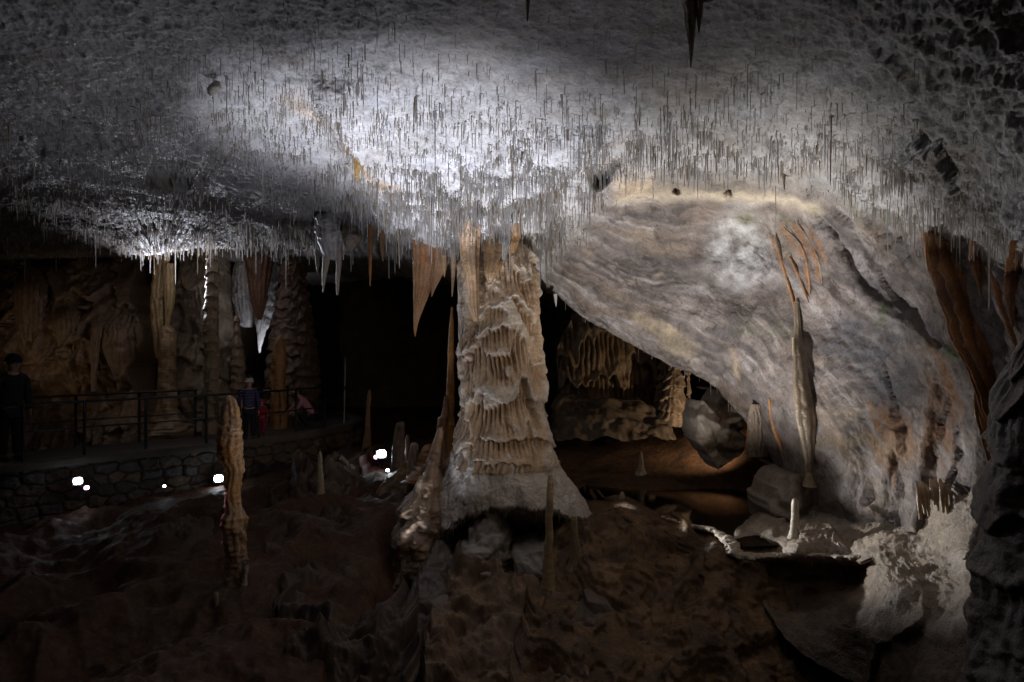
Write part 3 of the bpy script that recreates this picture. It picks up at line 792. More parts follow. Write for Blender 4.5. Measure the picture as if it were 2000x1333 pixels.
# drip fringe along the lip
fv, ff, nb = [], [], 0
for k in range(330):
    a = random.uniform(-math.pi, 0.4)
    i = int((a % (2 * math.pi)) / (2 * math.pi) * 420) % 420
    b = SV[NS - 1 + random.randint(0, 3), i]
    L = random.uniform(0.03, 0.15) * (1.3 if math.sin(a * 7) > 0 else 0.7)
    r = random.uniform(0.006, 0.016)
    for q in range(5):
        fv.append(b + np.array([r * math.cos(q * 1.257), r * math.sin(q * 1.257), 0.03]))
    fv.append(b + np.array([random.uniform(-.01, .01), 0, -L]))
    ff += [[nb + q, nb + 5, nb + (q + 1) % 5] for q in range(5)]
    nb += 6
fr = mesh('drip_fringe', fv, [np.array(ff)], M_DRY, root, (0.36, 0.31, 0.26))
fr['kind'] = 'stuff'
# hanging bundles where the shaft joins the roof
for (pth, cl, kk) in [([(972, 440, 10.0, 50), (968, 490, 9.9, 46), (960, 530, 9.75, 30), (957, 556, 9.75, 6)], (0.36, 0.22, 0.11), 1),
                      ([(985, 445, 9.9, 30), (984, 480, 9.85, 22), (982, 512, 9.8, 9)], (0.42, 0.40, 0.38), 2),
                      ([(918, 480, 9.9, 44), (922, 540, 9.8, 30), (926, 600, 9.75, 22), (930, 630, 9.72, 8)], (0.46, 0.30, 0.18), 3),
                      ([(1003, 455, 10.0, 30), (1000, 480, 10.0, 24), (998, 508, 10.0, 8)], (0.38, 0.22, 0.10), 4)]:
    pth = [(a_, b_, c_ - 0.28, d_) for a_, b_, c_, d_ in pth]
    pth = [(pth[0][0], pth[0][1] - 60, pth[0][2] - 0.35, pth[0][3] * 1.1)] + pth
    sweep('hanging_bundle', pth, M_FLOW, cl, np.array(cl) * 0.75, n=70, m=36, noise=0.1, flute=0.25, fn=9, seed=kk, parent=root)


# ================================================================== STALACTITES, STALAGMITES, DRAPERIES
TAN, CREAM, ORG, BRN, GRY, WHT = (0.46, 0.34, 0.22), (0.55, 0.49, 0.40), (0.42, 0.19, 0.06), (0.24, 0.16, 0.10), (0.30, 0.27, 0.25), (0.66, 0.64, 0.62)


def speleo(name, cat, label, path, col, mat=M_FLOW, group=None, **kw):
    o = sweep(name, path, mat, col, **kw)
    return tag(o, label, cat, group)


def st(label, path, col, **kw):
    x, y, Y_, w_ = path[-1]
    path = list(path) + [(x, y + 0.5 * w_ + 3, Y_, w_ * 1.7), (x, y + 0.8 * w_ + 8, Y_, w_ * 2.6)]
    kw.setdefault('noise', 0.16)
    kw.setdefault('rings', 0.035)
    kw.setdefault('col2', tuple(np.asarray(col) * 0.72))
    kw['n'] = int(kw.get('n', 60) * 1.4)
    return speleo('stalagmite', 'stalagmite', label, path, col, **kw)



sc = lambda label, path, col, **kw: speleo('stalactite', 'stalactite', label, path, col, **kw)
dr = lambda label, path, col, **kw: speleo('drapery', 'drapery', label, path, col, **kw)

st('tall knobbly yellow and white stalagmite standing in the dark pit in front of the railing', [(447, 772, 8.3, 6), (448, 785, 8.3, 26), (450, 815, 8.3, 36), (448, 850, 8.3, 44), (450, 888, 8.3, 46), (458, 920, 8.3, 38), (455, 945, 8.3, 30), (455, 985, 8.3, 34), (458, 1000, 8.3, 36), (455, 1015, 8.3, 50), (458, 1050, 8.3, 44), (462, 1100, 8.3, 40), (460, 1150, 8.3, 46), (458, 1200, 8.3, 62), (458, 1240, 8.3, 84)],
   (0.58, 0.38, 0.24), col2=(0.54, 0.29, 0.10), n=240, m=60, noise=0.22, nf=7, flute=0.10, fn=9, rings=0.04, seed=2)
st('short white-tipped stalagmite on a dark rock left of the yellow slope', [(625, 882, 11.2, 3), (625, 890, 11.2, 7), (625, 915, 11.2, 9), (627, 940, 11.2, 12), (627, 965, 11.2, 16)], (0.40, 0.31, 0.2), n=60, noise=0.15, seed=3)
st('thin orange candle stalagmite left of the bright white floodlight', [(722, 762, 14.3, 4), (721, 775, 14.3, 8), (719, 800, 14.3, 9), (718, 840, 14.3, 12), (717, 862, 14.3, 16), (717, 880, 14.3, 22)], (0.40, 0.22, 0.10), n=60, noise=0.1, seed=4)
st('blunt brown stalagmite right of the bright white floodlight', [(784, 824, 12.2, 8), (782, 830, 12.2, 18), (780, 860, 12.2, 23), (778, 890, 12.2, 27), (776, 930, 12.2, 33), (774, 960, 12.2, 40)], (0.34, 0.24, 0.17), n=90, noise=0.15, flute=0.06, seed=5)
st('small thin stalagmite just behind the blunt brown one', [(796, 850, 12.8, 5), (796, 860, 12.8, 9), (795, 900, 12.8, 11), (795, 930, 12.8, 14)], (0.28, 0.17, 0.11), n=40, seed=6)
st('rounded grey-tan stalagmite in front of the base of the great column', [(809, 864, 11.0, 6), (809, 872, 11.0, 16), (807, 900, 11.0, 20), (805, 940, 11.0, 24), (803, 980, 11.0, 34), (800, 1010, 11.0, 44)], (0.36, 0.28, 0.20), n=90, noise=0.12, seed=7)
st('tall orange glowing spire leaning on the left side of the great column', [(883, 600, 10.8, 3), (882, 625, 10.8, 7), (881, 680, 10.8, 12), (880, 730, 10.8, 14), (879, 790, 10.8, 17), (877, 850, 10.8, 22), (874, 900, 10.8, 30)], (0.50, 0.23, 0.06), n=160, m=32, noise=0.14, nf=9, rings=0.05, seed=8)
st('short red-brown stump beside the foot of the orange spire', [(871, 774, 10.7, 6), (870, 790, 10.7, 10), (868, 812, 10.7, 14), (864, 818, 10.7, 18), (862, 850, 10.7, 20), (862, 880, 10.7, 26)], (0.42, 0.22, 0.12), n=70, noise=0.18, seed=9)
st('wet-edged leaning tan stalagmite against the left foot of the great column', [(861, 835, 10.3, 7), (858, 850, 10.3, 16), (853, 875, 10.3, 24), (850, 900, 10.3, 32), (848, 930, 10.3, 42)], (0.44, 0.30, 0.20), n=90, noise=0.2, seed=10)
st('small orange knob between the rounded and the leaning stalagmites', [(838, 868, 10.9, 8), (835, 876, 10.9, 22), (832, 890, 10.9, 30), (832, 905, 10.9, 34)], (0.45, 0.22, 0.09), n=50, noise=0.25, seed=11)
st('thin pale yellow stalagmite standing in front of the hollow under the apron', [(1075, 928, 8.7, 8), (1075, 940, 8.7, 12), (1074, 975, 8.7, 14), (1073, 1000, 8.7, 16), (1072, 1015, 8.7, 14), (1073, 1050, 8.7, 17), (1071, 1070, 8.7, 17), (1071, 1100, 8.7, 20), (1071, 1130, 8.7, 24), (1070, 1170, 8.7, 40)], (0.42, 0.33, 0.19), col2=(0.34, 0.25, 0.13), n=120, m=24, noise=0.12, nf=9, seed=12)
st('short broken yellow stalagmite under the right tip of the apron', [(1121, 1010, 9.0, 8), (1121, 1018, 9.0, 13), (1122, 1045, 9.0, 14), (1124, 1070, 9.0, 18), (1124, 1100, 9.0, 26)], (0.34, 0.26, 0.15), n=60, seed=13)
st('tiny stalagmite bright on its left side standing at the edge of the pool', [(1215, 961, 10.9, 4), (1215, 968, 10.9, 10), (1215, 985, 10.9, 12), (1215, 998, 10.9, 17)], (0.50, 0.43, 0.34), n=50, seed=14)
st('pale straight stalagmite standing on the bank right of the pool', [(1553, 974, 8.95, 6), (1553, 982, 8.95, 13), (1553, 1010, 8.95, 15), (1552, 1032, 8.95, 17), (1552, 1050, 8.95, 24)], (0.56, 0.49, 0.39), n=70, noise=0.1, seed=15)
st('faint twin stubs on the brown slope of the right chamber', [(1252, 882, 12.9, 3), (1252, 890, 12.9, 7), (1252, 902, 12.9, 10), (1252, 915, 12.9, 14)], (0.34, 0.27, 0.2), n=40, seed=16)
st('small white knobbly stub right of the foot of the tall knobbly stalagmite', [(484, 1092, 8.2, 8), (480, 1100, 8.2, 12), (478, 1115, 8.2, 12), (477, 1130, 8.2, 10), (477, 1170, 8.2, 16)], (0.50, 0.42, 0.34), n=50, noise=0.3, nf=14, seed=17)
st('pale stub at the foot of the tall knobbly stalagmite', [(422, 1158, 7.9, 5), (422, 1164, 7.9, 9), (422, 1190, 7.9, 11), (422, 1225, 7.9, 16)], (0.38, 0.30, 0.2), n=40, seed=18)
# left-hand back of the cave
speleo('cave_column', 'column', 'slim column with a bright white left edge under the glowing straws', [(416, 470, 15.4, 30), (414, 500, 15.4, 22), (414, 540, 15.4, 24), (413, 600, 15.4, 27), (412, 640, 15.4, 30), (413, 700, 15.4, 27), (413, 780, 15.4, 28), (412, 860, 15.4, 34)], (0.44, 0.33, 0.22), n=300, m=60, noise=0.14, nf=5, rings=0.03, tier=0.03, tf=4, seed=20)
st('brown stalagmite between the slim column and the white drapery', [(462, 616, 16.4, 4), (462, 625, 16.4, 12), (464, 660, 16.4, 16), (466, 700, 16.4, 26), (466, 760, 16.4, 30), (466, 850, 16.4, 36)], (0.34, 0.24, 0.16), n=120, noise=0.14, tier=0.03, tf=4, seed=21)
st('dull orange pointed stalagmite in front of the dark massive column', [(547, 655, 16.2, 4), (547, 668, 16.2, 18), (545, 700, 16.2, 28), (543, 740, 16.2, 26), (545, 800, 16.2, 32), (545, 850, 16.2, 36)], (0.40, 0.20, 0.08), n=120, noise=0.16, seed=22)
speleo('cave_column', 'column', 'broad dark massive column left of the black tunnel', [(575, 480, 18.2, 60), (572, 540, 18.2, 52), (572, 620, 18.2, 76), (572, 720, 18.2, 100), (572, 800, 18.2, 108), (572, 880, 18.2, 120)], (0.20, 0.13, 0.09), n=240, m=90, noise=0.12, tier=0.09, tf=3.2, seed=23)
dr('white drapery lit from behind between two dark columns', [(482, 490, 19.6, 40), (482, 550, 19.5, 60), (484, 590, 19.4, 60), (486, 615, 19.3, 50), (486, 632, 19.3, 44), (486, 640, 19.3, 20)], WHT, n=80, m=60, ratio=0.4, noise=0.12, flute=0.25, fn=20, seed=24)
dr('bright ragged white curtain reaching down beside the dark massive column', [(530, 500, 19.2, 20), (526, 560, 19.0, 36), (518, 610, 18.9, 32), (512, 640, 18.8, 24), (508, 670, 18.8, 10), (507, 690, 18.8, 3)], WHT, n=80, m=50, ratio=0.5, noise=0.35, nf=4, flute=0.3, fn=14, seed=25)
dr('dark red-brown hanging fold in front of the white drapery', [(506, 500, 18.0, 60), (506, 560, 18.0, 40), (506, 600, 18.0, 26), (506, 625, 18.0, 8)], (0.20, 0.09, 0.05), n=60, m=50, ratio=0.5, flute=0.2, fn=12, seed=26)
dr('yellow-brown hanging fold left of the slim column', [(318, 500, 17.0, 26), (312, 540, 16.9, 26), (308, 600, 16.9, 28), (312, 650, 16.9, 26), (318, 700, 16.9, 26)], (0.38, 0.26, 0.13), n=120, m=44, noise=0.15, flute=0.25, fn=8, seed=27)
dr('teardrop yellow fold tapering down beside the yellow-brown one', [(330, 515, 16.8, 22), (331, 560, 16.8, 22), (330, 600, 16.8, 17), (327, 635, 16.8, 8), (326, 650, 16.8, 3)], (0.40, 0.28, 0.14), n=90, m=36, noise=0.12, flute=0.2, fn=7, seed=28)
st('squat yellowish stump under the two yellow folds', [(324, 636, 16.7, 12), (326, 645, 16.7, 30), (326, 680, 16.7, 36), (326, 720, 16.7, 32), (326, 800, 16.7, 44)], (0.34, 0.23, 0.12), n=80, noise=0.2, flute=0.15, seed=29)
for i, (lab, pth) in enumerate([('long brown drip fold low on the dim wall above the rail', [(188, 640, 16.6, 20), (186, 680, 16.5, 18), (184, 720, 16.4, 13), (183, 765, 16.4, 10)]),
                                ('short ribbed fold hanging right of the long brown drip fold', [(222, 650, 16.7, 44), (222, 680, 16.6, 40), (224, 710, 16.6, 26), (226, 735, 16.6, 6)]),
                                ('broad faint fold at the left of the dim wall', [(60, 560, 17.2, 60), (58, 620, 17.0, 56), (62, 680, 17.0, 44), (66, 720, 17.0, 14)]),
                                ('narrow faint folds hanging in the middle of the dim wall', [(130, 620, 17.0, 50), (132, 660, 16.9, 46), (136, 700, 16.9, 30), (140, 740, 16.9, 8)])]):
    pth = [(pth[0][0], pth[0][1] - 36, pth[0][2] + 0.9, pth[0][3] * 0.6)] + pth
    dr(lab, pth, (0.30, 0.20, 0.125), n=100, m=60, ratio=0.6, noise=0.15, flute=0.3, fn=12 + i, seed=30 + i)
# hanging from the middle edge of the roof
sc('white stalactite boss hanging from the roof edge with two long tips', [(648, 425, 11.9, 74), (647, 450, 11.8, 60), (645, 475, 11.8, 50), (648, 497, 11.8, 34), (650, 508, 11.8, 14)], (0.70, 0.67, 0.67), n=80, m=60, noise=0.22, nf=4, flute=0.12, fn=11, seed=40)
sc('left white icicle below the boss, bent like a tusk', [(640, 480, 11.8, 14), (637, 510, 11.8, 14), (633, 540, 11.8, 9), (631, 572, 11.8, 2)], CREAM, n=50, m=18, noise=0.12, seed=41)
sc('right greyish straight icicle below the boss', [(662, 470, 11.8, 14), (662, 510, 11.8, 11), (660, 545, 11.8, 8), (659, 577, 11.8, 4)], (0.50, 0.44, 0.40), n=50, m=18, noise=0.12, seed=42)
sc('faint short icicle left of the white boss', [(618, 488, 12.2, 7), (619, 512, 12.2, 6), (620, 535, 12.2, 2)], (0.42, 0.35, 0.29), n=40, m=14, seed=43)
sc('brown-grey chunk tucked right of the white boss', [(688, 440, 11.7, 36), (688, 462, 11.6, 34), (686, 482, 11.6, 22), (684, 494, 11.6, 6)], (0.34, 0.27, 0.21), n=60, m=40, noise=0.3, seed=44)
sc('slender orange stalactite hanging alone over the black tunnel', [(725, 440, 11.3, 13), (724, 480, 11.3, 9), (723, 525, 11.3, 6), (723, 560, 11.3, 2)], (0.46, 0.22, 0.08), n=60, m=16, noise=0.1, seed=45)
sc('short twin-tipped brown stalactite right of the slender orange one', [(747, 440, 11.0, 16), (746, 470, 11.0, 12), (747, 495, 11.0, 6), (748, 511, 11.0, 2)], (0.42, 0.26, 0.13), n=50, m=20, noise=0.15, flute=0.2, fn=5, seed=46)
dr('large orange spearhead drapery hanging left of the great column', [(835, 440, 10.4, 62), (834, 490, 10.4, 56), (831, 520, 10.4, 50), (827, 555, 10.4, 40), (820, 590, 10.4, 26), (814, 620, 10.4, 13), (811, 645, 10.4, 6), (811, 658, 10.4, 1)], (0.45, 0.25, 0.13), col2=(0.42, 0.19, 0.07), n=160, m=70, ratio=0.3, noise=0.07, flute=0.16, fn=15, seed=47)
dr('lower right flap of the orange spearhead drapery edge', [(868, 470, 10.3, 40), (866, 500, 10.3, 34), (858, 530, 10.3, 22), (848, 560, 10.3, 10), (843, 580, 10.3, 2)], (0.45, 0.26, 0.14), n=90, m=50, ratio=0.35, noise=0.1, flute=0.2, fn=11, seed=48)
sc('thin brown stalactite just left of the top of the great column', [(886, 470, 10.1, 18), (886, 500, 10.1, 14), (885, 540, 10.1, 8), (883, 580, 10.1, 2)], (0.42, 0.29, 0.19), n=60, m=20, noise=0.1, flute=0.1, fn=5, seed=49)
sc('tiny orange tooth between the spearhead drapery and the column', [(868, 500, 10.2, 12), (868, 520, 10.2, 9), (868, 542, 10.2, 2)], (0.48, 0.30, 0.15), n=40, m=14, seed=50)
sc('tiny white tooth in the dark gap right of the great column', [(1084, 575, 11.6, 8), (1085, 585, 11.6, 6), (1086, 600, 11.6, 1)], WHT, n=30, m=12, seed=51)
sc('long brown stalactite hanging from the top edge of the view', [(1345, -40, 5.0, 50), (1347, 15, 5.05, 26), (1349, 60, 5.1, 19), (1350, 100, 5.1, 9), (1349, 132, 5.1, 2)], (0.45, 0.35, 0.25), n=90, m=36, noise=0.2, flute=0.2, fn=7, seed=52)
sc('short brown twin right of the long brown stalactite at the top', [(1366, 0, 5.0, 18), (1366, 30, 5.05, 12), (1365, 64, 5.05, 3)], (0.34, 0.24, 0.16), n=40, m=18, noise=0.12, seed=53)
sc('thin brown stalactite at the middle of the top edge', [(1033, -30, 5.1, 12), (1031, 10, 5.1, 8), (1030, 42, 5.1, 2)], (0.32, 0.25, 0.18), n=40, m=14, seed=54)
sc('pale broken stub stuck on the bright left part of the roof', [(424, 160, 6.6, 12), (420, 172, 6.6, 24), (414, 182, 6.6, 14), (412, 188, 6.6, 4)], (0.48, 0.43, 0.38), n=40, m=20, noise=0.2, seed=55)
sc('dark leaf-shaped stalactite at the edge of the bright bulge', [(736, 395, 9.6, 18), (738, 410, 9.6, 20), (742, 425, 9.6, 12), (745, 436, 9.6, 2)], (0.16, 0.15, 0.13), n=40, m=20, ratio=0.5, seed=56)
for i, (x, y, L, w_, lab) in enumerate([(662, 205, 60, 14, 'uppermost cream drip bundle on the ridge of the bright roof'), (680, 268, 36, 12, 'tan drip bundle at the bend of the bright roof ridge'), (698, 292, 66, 22, 'big yellow drip bundle hanging on the bright roof ridge'), (711, 310, 40, 16, 'short yellow drip bundle at the right of the big one'), (757, 350, 26, 10, 'small brown drip bundle low on the bright roof ridge'), (775, 358, 24, 9, 'lowest small brown drip bundle on the bright roof ridge')]):
    Yd = float(np.exp(depth_of(np.array([float(x)]), np.array([float(y)])))[0]) - 0.05
    sc(lab, [(x, y, Yd, w_), (x, y + L * 0.45, Yd, w_ * 0.7), (x - 1, y + L * 0.75, Yd, w_ * 0.4), (x - 1, y + L, Yd, 1.5)], [(0.48, 0.40, 0.3), (0.46, 0.34, 0.2), (0.55, 0.35, 0.13), (0.55, 0.37, 0.16), (0.35, 0.22, 0.1), (0.38, 0.24, 0.11)][i], n=60, m=26, noise=0.25, nf=8, flute=0.3, fn=7, seed=57 + i)
sc('small dark brown tooth below the cream ledge of the alcove', [(1531, 325, 8.4, 10), (1531, 345, 8.4, 7), (1532, 372, 8.4, 1.5)], (0.30, 0.19, 0.08), n=40, m=14, noise=0.2, seed=64)
# the draperies of the right-hand wall
def onwall(pts, lift=0.05):
    out = []
    for x, y, w_ in pts:
        i_ = int(np.argmin(np.abs(cols - x)))
        k_ = int(np.argmin(np.abs(GPY[:, i_] - y)))
        out.append((x, y, float(CEILV[k_, i_, 1]) - lift, w_))
    return out


def huge_path():
    p_ = onwall([(1832, 450, 40), (1840, 475, 66), (1850, 510, 84), (1872, 560, 92), (1886, 610, 88), (1902, 660, 92), (1930, 720, 84), (1944, 770, 84), (1956, 830, 62), (1964, 890, 38), (1966, 955, 8)], 0.06)
    p_[0] = (p_[0][0], p_[0][1], p_[0][2] + 0.25, p_[0][3])
    return p_


dr('huge dark orange drapery sweeping down the right wall', huge_path(), (0.36, 0.145, 0.03), col2=(0.20, 0.075, 0.025), n=300, m=130, ratio=0.3, noise=0.14, nf=2.6, flute=0.26, fn=8, seed=70, gcol=(0.09, 0.035, 0.015))
dr('orange-brown drapery fold beside the right rock pillar', onwall([(1912, 705, 6), (1918, 740, 28), (1924, 800, 44), (1932, 860, 30), (1940, 930, 10)]), (0.36, 0.21, 0.10), n=120, m=40, ratio=0.4, noise=0.1, flute=0.2, fn=7, seed=71)
dr('long grey-brown drapery hanging like a pipe down the wall of the alcove', onwall([(1556, 590, 10), (1558, 650, 16), (1560, 690, 22), (1566, 760, 34), (1574, 820, 40), (1580, 880, 22), (1582, 930, 14), (1582, 985, 30)]), (0.27, 0.21, 0.15), n=180, m=50, ratio=0.5, noise=0.08, flute=0.2, fn=6, seed=73)
speleo('drip_rope', 'drip rope', 'thin pale rope of calcite along the left edge of the pipe drapery', onwall([(1549, 660, 5), (1554, 740, 7), (1562, 830, 8), (1574, 890, 8), (1580, 925, 12), (1582, 950, 26)]), (0.42, 0.32, 0.22), n=120, m=14, noise=0.1, seed=74)
for i, (lab, pth) in enumerate([('leftmost thin orange streak drapery across the white alcove patch', onwall([(1514, 458, 5), (1524, 500, 9), (1536, 545, 9), (1548, 585, 8), (1556, 630, 6)])),
                                ('short orange streak drapery low beside the leftmost one', onwall([(1542, 500, 5), (1556, 530, 9), (1570, 565, 8), (1580, 592, 3)])),
                                ('middle curved orange streak drapery of the alcove', onwall([(1530, 443, 4), (1562, 475, 8), (1578, 520, 12), (1582, 575, 4)])),
                                ('rightmost curved orange streak drapery of the alcove', onwall([(1556, 435, 4), (1582, 470, 9), (1600, 510, 10), (1606, 555, 3)]))]):
    dr(lab, [(a_, b_, c_, d_ * 0.7) for a_, b_, c_, d_ in pth], (0.36, 0.18, 0.08), col2=(0.30, 0.22, 0.15), n=80, m=20, ratio=0.6, noise=0.35, nf=8, seed=75 + i)
dr('grey and orange fringe hanging from the low end of the arch', onwall([(1478, 790, 26), (1484, 830, 50), (1482, 870, 46), (1480, 892, 40)]), (0.30, 0.22, 0.16), n=80, m=60, ratio=0.4, noise=0.15, flute=0.4, fn=18, seed=80)
dr('small orange tongue at the low end of the arch', onwall([(1502, 780, 5), (1508, 815, 10), (1518, 850, 14), (1528, 880, 5)]), (0.46, 0.22, 0.08), n=60, m=20, ratio=0.6, noise=0.2, seed=81)
dr('pointed orange fin under the arch beside the grey boulder', onwall([(1468, 792, 3), (1466, 830, 12), (1465, 870, 20), (1465, 890, 22)]), (0.40, 0.19, 0.07), n=60, m=24, ratio=0.6, noise=0.12, seed=82)
for i, (lab, pth) in enumerate([('orange fringe hanging under the straw edge above the huge drapery', onwall([(1810, 455, 26), (1812, 480, 18), (1810, 500, 6)])),
                                ('reddish ragged drapery at the right edge of the view', onwall([(1980, 470, 14), (1978, 530, 30), (1975, 580, 24), (1978, 640, 6)])),
                                ('small orange drip over the right wall between two grey patches', onwall([(1900, 470, 12), (1905, 510, 24), (1912, 550, 12), (1915, 575, 3)])),
                                ('brown wavy drip running down right of the huge drapery', onwall([(1925, 520, 6), (1945, 560, 14), (1955, 600, 10), (1975, 650, 12), (1990, 690, 6)]))]):
    dr(lab, pth, (0.38, 0.17, 0.07), n=80, m=26, ratio=0.5, noise=0.2, flute=0.2, fn=7, seed=83 + i)
speleo('rock_pillar', 'rock pillar', 'dark layered rock pillar closest to the camera at the right edge', [(2040, 640, 4.6, 60), (2060, 700, 4.6, 140), (2080, 760, 4.6, 210), (2090, 830, 4.6, 270), (2100, 920, 4.6, 310), (2110, 1050, 4.6, 340), (2110, 1200, 4.6, 350), (2110, 1400, 4.6, 380)], (0.14, 0.11, 0.088), col2=(0.10, 0.075, 0.058), n=320, m=160, noise=0.18, nf=1.8, tier=0.04, tf=2.6, seed=90)
fr_t = empty('drapery', P(1828, 1000, 7.0), 'row of cream folds draped over the bank below the right wall', 'drapery')
for k in range(9):
    x_ = 1794 + k * 9 + random.uniform(-2, 2); y_ = 950 + abs(k - 4) * 2 + random.uniform(-6, 6); L_f = random.uniform(36, 62)
    sweep('fold', [(x_ - 3, y_ - 14, 7.05, 5), (x_, y_, 6.92, 9), (x_ + 2, y_ + L_f * 0.5, 6.86, 8), (x_ + 4, y_ + L_f, 6.86, 5)], M_FLOW, (0.50, 0.38, 0.26), (0.42, 0.27, 0.15), n=40, m=14, noise=0.25, nf=9, seed=300 + k, parent=fr_t)
# right chamber
for i, (lab, pth, cl) in enumerate([('pale tiered stubby column at the back of the right chamber', [(1318, 700, 14.4, 20), (1318, 725, 14.4, 28), (1318, 745, 14.4, 44), (1316, 775, 14.4, 50), (1316, 800, 14.4, 62), (1312, 830, 14.4, 76)], (0.46, 0.34, 0.24)),
                                    ('narrow tiered column left of the pale stubby one', [(1294, 690, 14.9, 14), (1293, 730, 14.9, 18), (1291, 770, 14.9, 24), (1288, 815, 14.9, 34)], (0.40, 0.29, 0.2)),
                                    ('thin candle column right of the pale stubby one', [(1344, 728, 14.2, 5), (1345, 750, 14.2, 8), (1346, 790, 14.2, 10), (1346, 810, 14.2, 13)], (0.44, 0.33, 0.22))]):
    speleo('cave_column', 'column', lab, pth, cl, n=160, m=70, noise=0.1, flute=0.12, fn=16, tier=0.07, tf=4, seed=110 + i, capcol=(0.42, 0.36, 0.3))

# boulders and mounds
def crag(name, cat, label, pts, poly, col, col2, amp, seed, mat=M_DRY, ext=0.9, slabs=False):
    """A rock face modelled over the outline it shows, with its sides carried back into the ground."""
    pl = np.array(poly, float)
    f_ = tps([c[:2] for c in pts], np.log([c[2] for c in pts]))
    y0, y1 = pl[:, 1].min(), pl[:, 1].max()
    rs_ = np.linspace(y0 + 0.5, y1 - 0.5, int((y1 - y0) / 2.2))
    lx, rx = [], []
    q = np.vstack([pl, pl[:1]])
    for y in rs_:
        xs = [x0 + (y - ya) * (x1 - x0) / (yb - ya) for (x0, ya), (x1, yb) in zip(q[:-1], q[1:]) if (ya > y) != (yb > y)]
        lx.append(min(xs)); rx.append(max(xs))
    nc = int(max(np.array(rx) - np.array(lx)) / 2.4)
    t = np.linspace(0, 1, nc)
    gx = np.array(lx)[:, None] * (1 - t) + np.array(rx)[:, None] * t
    gy = np.repeat(rs_[:, None], nc, 1)
    wob = fbm(np.stack([gx * 0 + seed, gy / 25, gx * 0], -1), 4) * 12
    gx = gx + wob * np.abs(2 * t - 1) ** 2
    d_ = np.exp(f_(gx, gy))
    v = np.stack([(gx - CX) / F * d_, d_, (CY - gy) / F * d_], -1)
    sn_ = grid_normals(v); sn_ *= -np.sign(sn_[..., 1:2])
    blocky = fbm(v * np.array([1.5, 1.5, 2.2]), 4, 0.5, ridged=True, seed=seed)
    strata = np.sin(v[..., 2] * 22 + 5 * fbm(v * 1.5, 3, seed=seed + 1))
    low = fbm(v * 0.95 + 0.4 * perlin(v * 1.9)[..., None], 3, 0.5, seed=seed + 2)
    if slabs:
        q_ = 6.0 * (low + 0.35 * fbm(v * 2.6, 3, seed=seed + 9))
        fq = q_ - np.floor(q_)
        h = amp * (2.0 * low + 1.1 * (np.floor(q_) + sstep(0.86, 1.0, fq)) / 3.0 + 0.25 * fbm(v * 7, 4, 0.6, seed=seed + 3))
    else:
        h = amp * (2.4 * (blocky - 0.4) + 4.2 * low + 0.30 * strata * (0.5 + fbm(v * 2, 2, seed=seed + 4)) + 0.40 * fbm(v * 7, 4, 0.6, seed=seed + 3))
    v = v + sn_ * h[..., None]
    c = np.broadcast_to(np.asarray(col, float), v.shape).copy()
    c = mixc(c, col2, sstep(-0.2, 0.3, fbm(v * 2.4, 5, 0.6, seed=seed + 5)))
    c = mixc(c, np.asarray(col) * 1.25, sstep(0.25, 0.6, fbm(v * 4, 4, seed=seed + 6)) * 0.8)
    def back(e_, sx):
        return np.stack([e_ + np.array([sx * 0.25 * k * (1 - k), ext * k ** 0.8, 0]) for k in np.linspace(0.06, 1, 12)], 1)
    Lb, Rb = back(v[:, 0], -1)[:, ::-1], back(v[:, -1], 1)
    v = np.concatenate([Lb, v, Rb], 1)
    c = np.concatenate([np.repeat(c[:, :1], 12, 1), c, np.repeat(c[:, -1:], 12, 1)], 1)
    tp = [v[0] + np.array([0, ext * k, -0.05 * k]) for k in np.linspace(1, 0.05, 10)]
    v = np.concatenate([np.array(tp), v], 0)
    c = np.concatenate([np.repeat(c[:1], 10, 0), c], 0)
    return tag(mesh(name, v, grid_faces(v.shape[0], v.shape[1]), mat, None, c), label, cat)


fl_ = lambda label, path, col, **kw: speleo('flowstone_mound', 'flowstone', label, path, col, **kw)
fl_('tall lumpy tan flowstone mound left of the apron', [(846, 900, 9.9, 12), (843, 925, 9.85, 30), (832, 960, 9.8, 62), (822, 1000, 9.7, 84), (818, 1050, 9.6, 100), (815, 1100, 9.6, 96), (812, 1160, 9.6, 110)], (0.36, 0.26, 0.18), col2=(0.28, 0.17, 0.10), n=200, m=90, noise=0.30, nf=3.2, flute=0.08, fn=7, seed=201)
st('thin crooked spur on the ridge of the lumpy tan mound', [(822, 930, 9.75, 5), (822, 938, 9.72, 12), (818, 965, 9.68, 18), (812, 1000, 9.65, 26)], (0.40, 0.30, 0.22), n=60, noise=0.3, nf=8, seed=202)
crag('flowstone_mound', 'flowstone', 'smooth ochre flowstone slope behind the lumpy tan mound', [(800, 930, 11.6), (760, 950, 11.6), (815, 1000, 11.0), (720, 1000, 11.3), (770, 1040, 10.8), (700, 1080, 10.9), (770, 1110, 10.5), (730, 1180, 10.2)],
     [(778, 922), (800, 912), (830, 920), (830, 1180), (720, 1180), (694, 1120), (692, 1060), (702, 1005), (728, 965)], (0.27, 0.17, 0.06), (0.15, 0.09, 0.045), 0.04, 331, M_FLOW)
crag('flowstone_mound', 'flowstone', 'smooth grey flowstone cascade below the left tip of the apron', [(860, 1070, 9.5), (890, 1075, 9.6), (830, 1120, 9.0), (880, 1130, 9.0), (800, 1200, 8.4), (860, 1220, 8.2), (780, 1300, 7.7), (850, 1310, 7.5), (800, 1390, 7.0)],
     [(842, 1082), (862, 1064), (895, 1066), (905, 1090), (895, 1150), (880, 1230), (870, 1390), (740, 1390), (765, 1300), (800, 1200), (822, 1130)], (0.18, 0.15, 0.13), (0.11, 0.09, 0.075), 0.06, 321, M_FLOW)




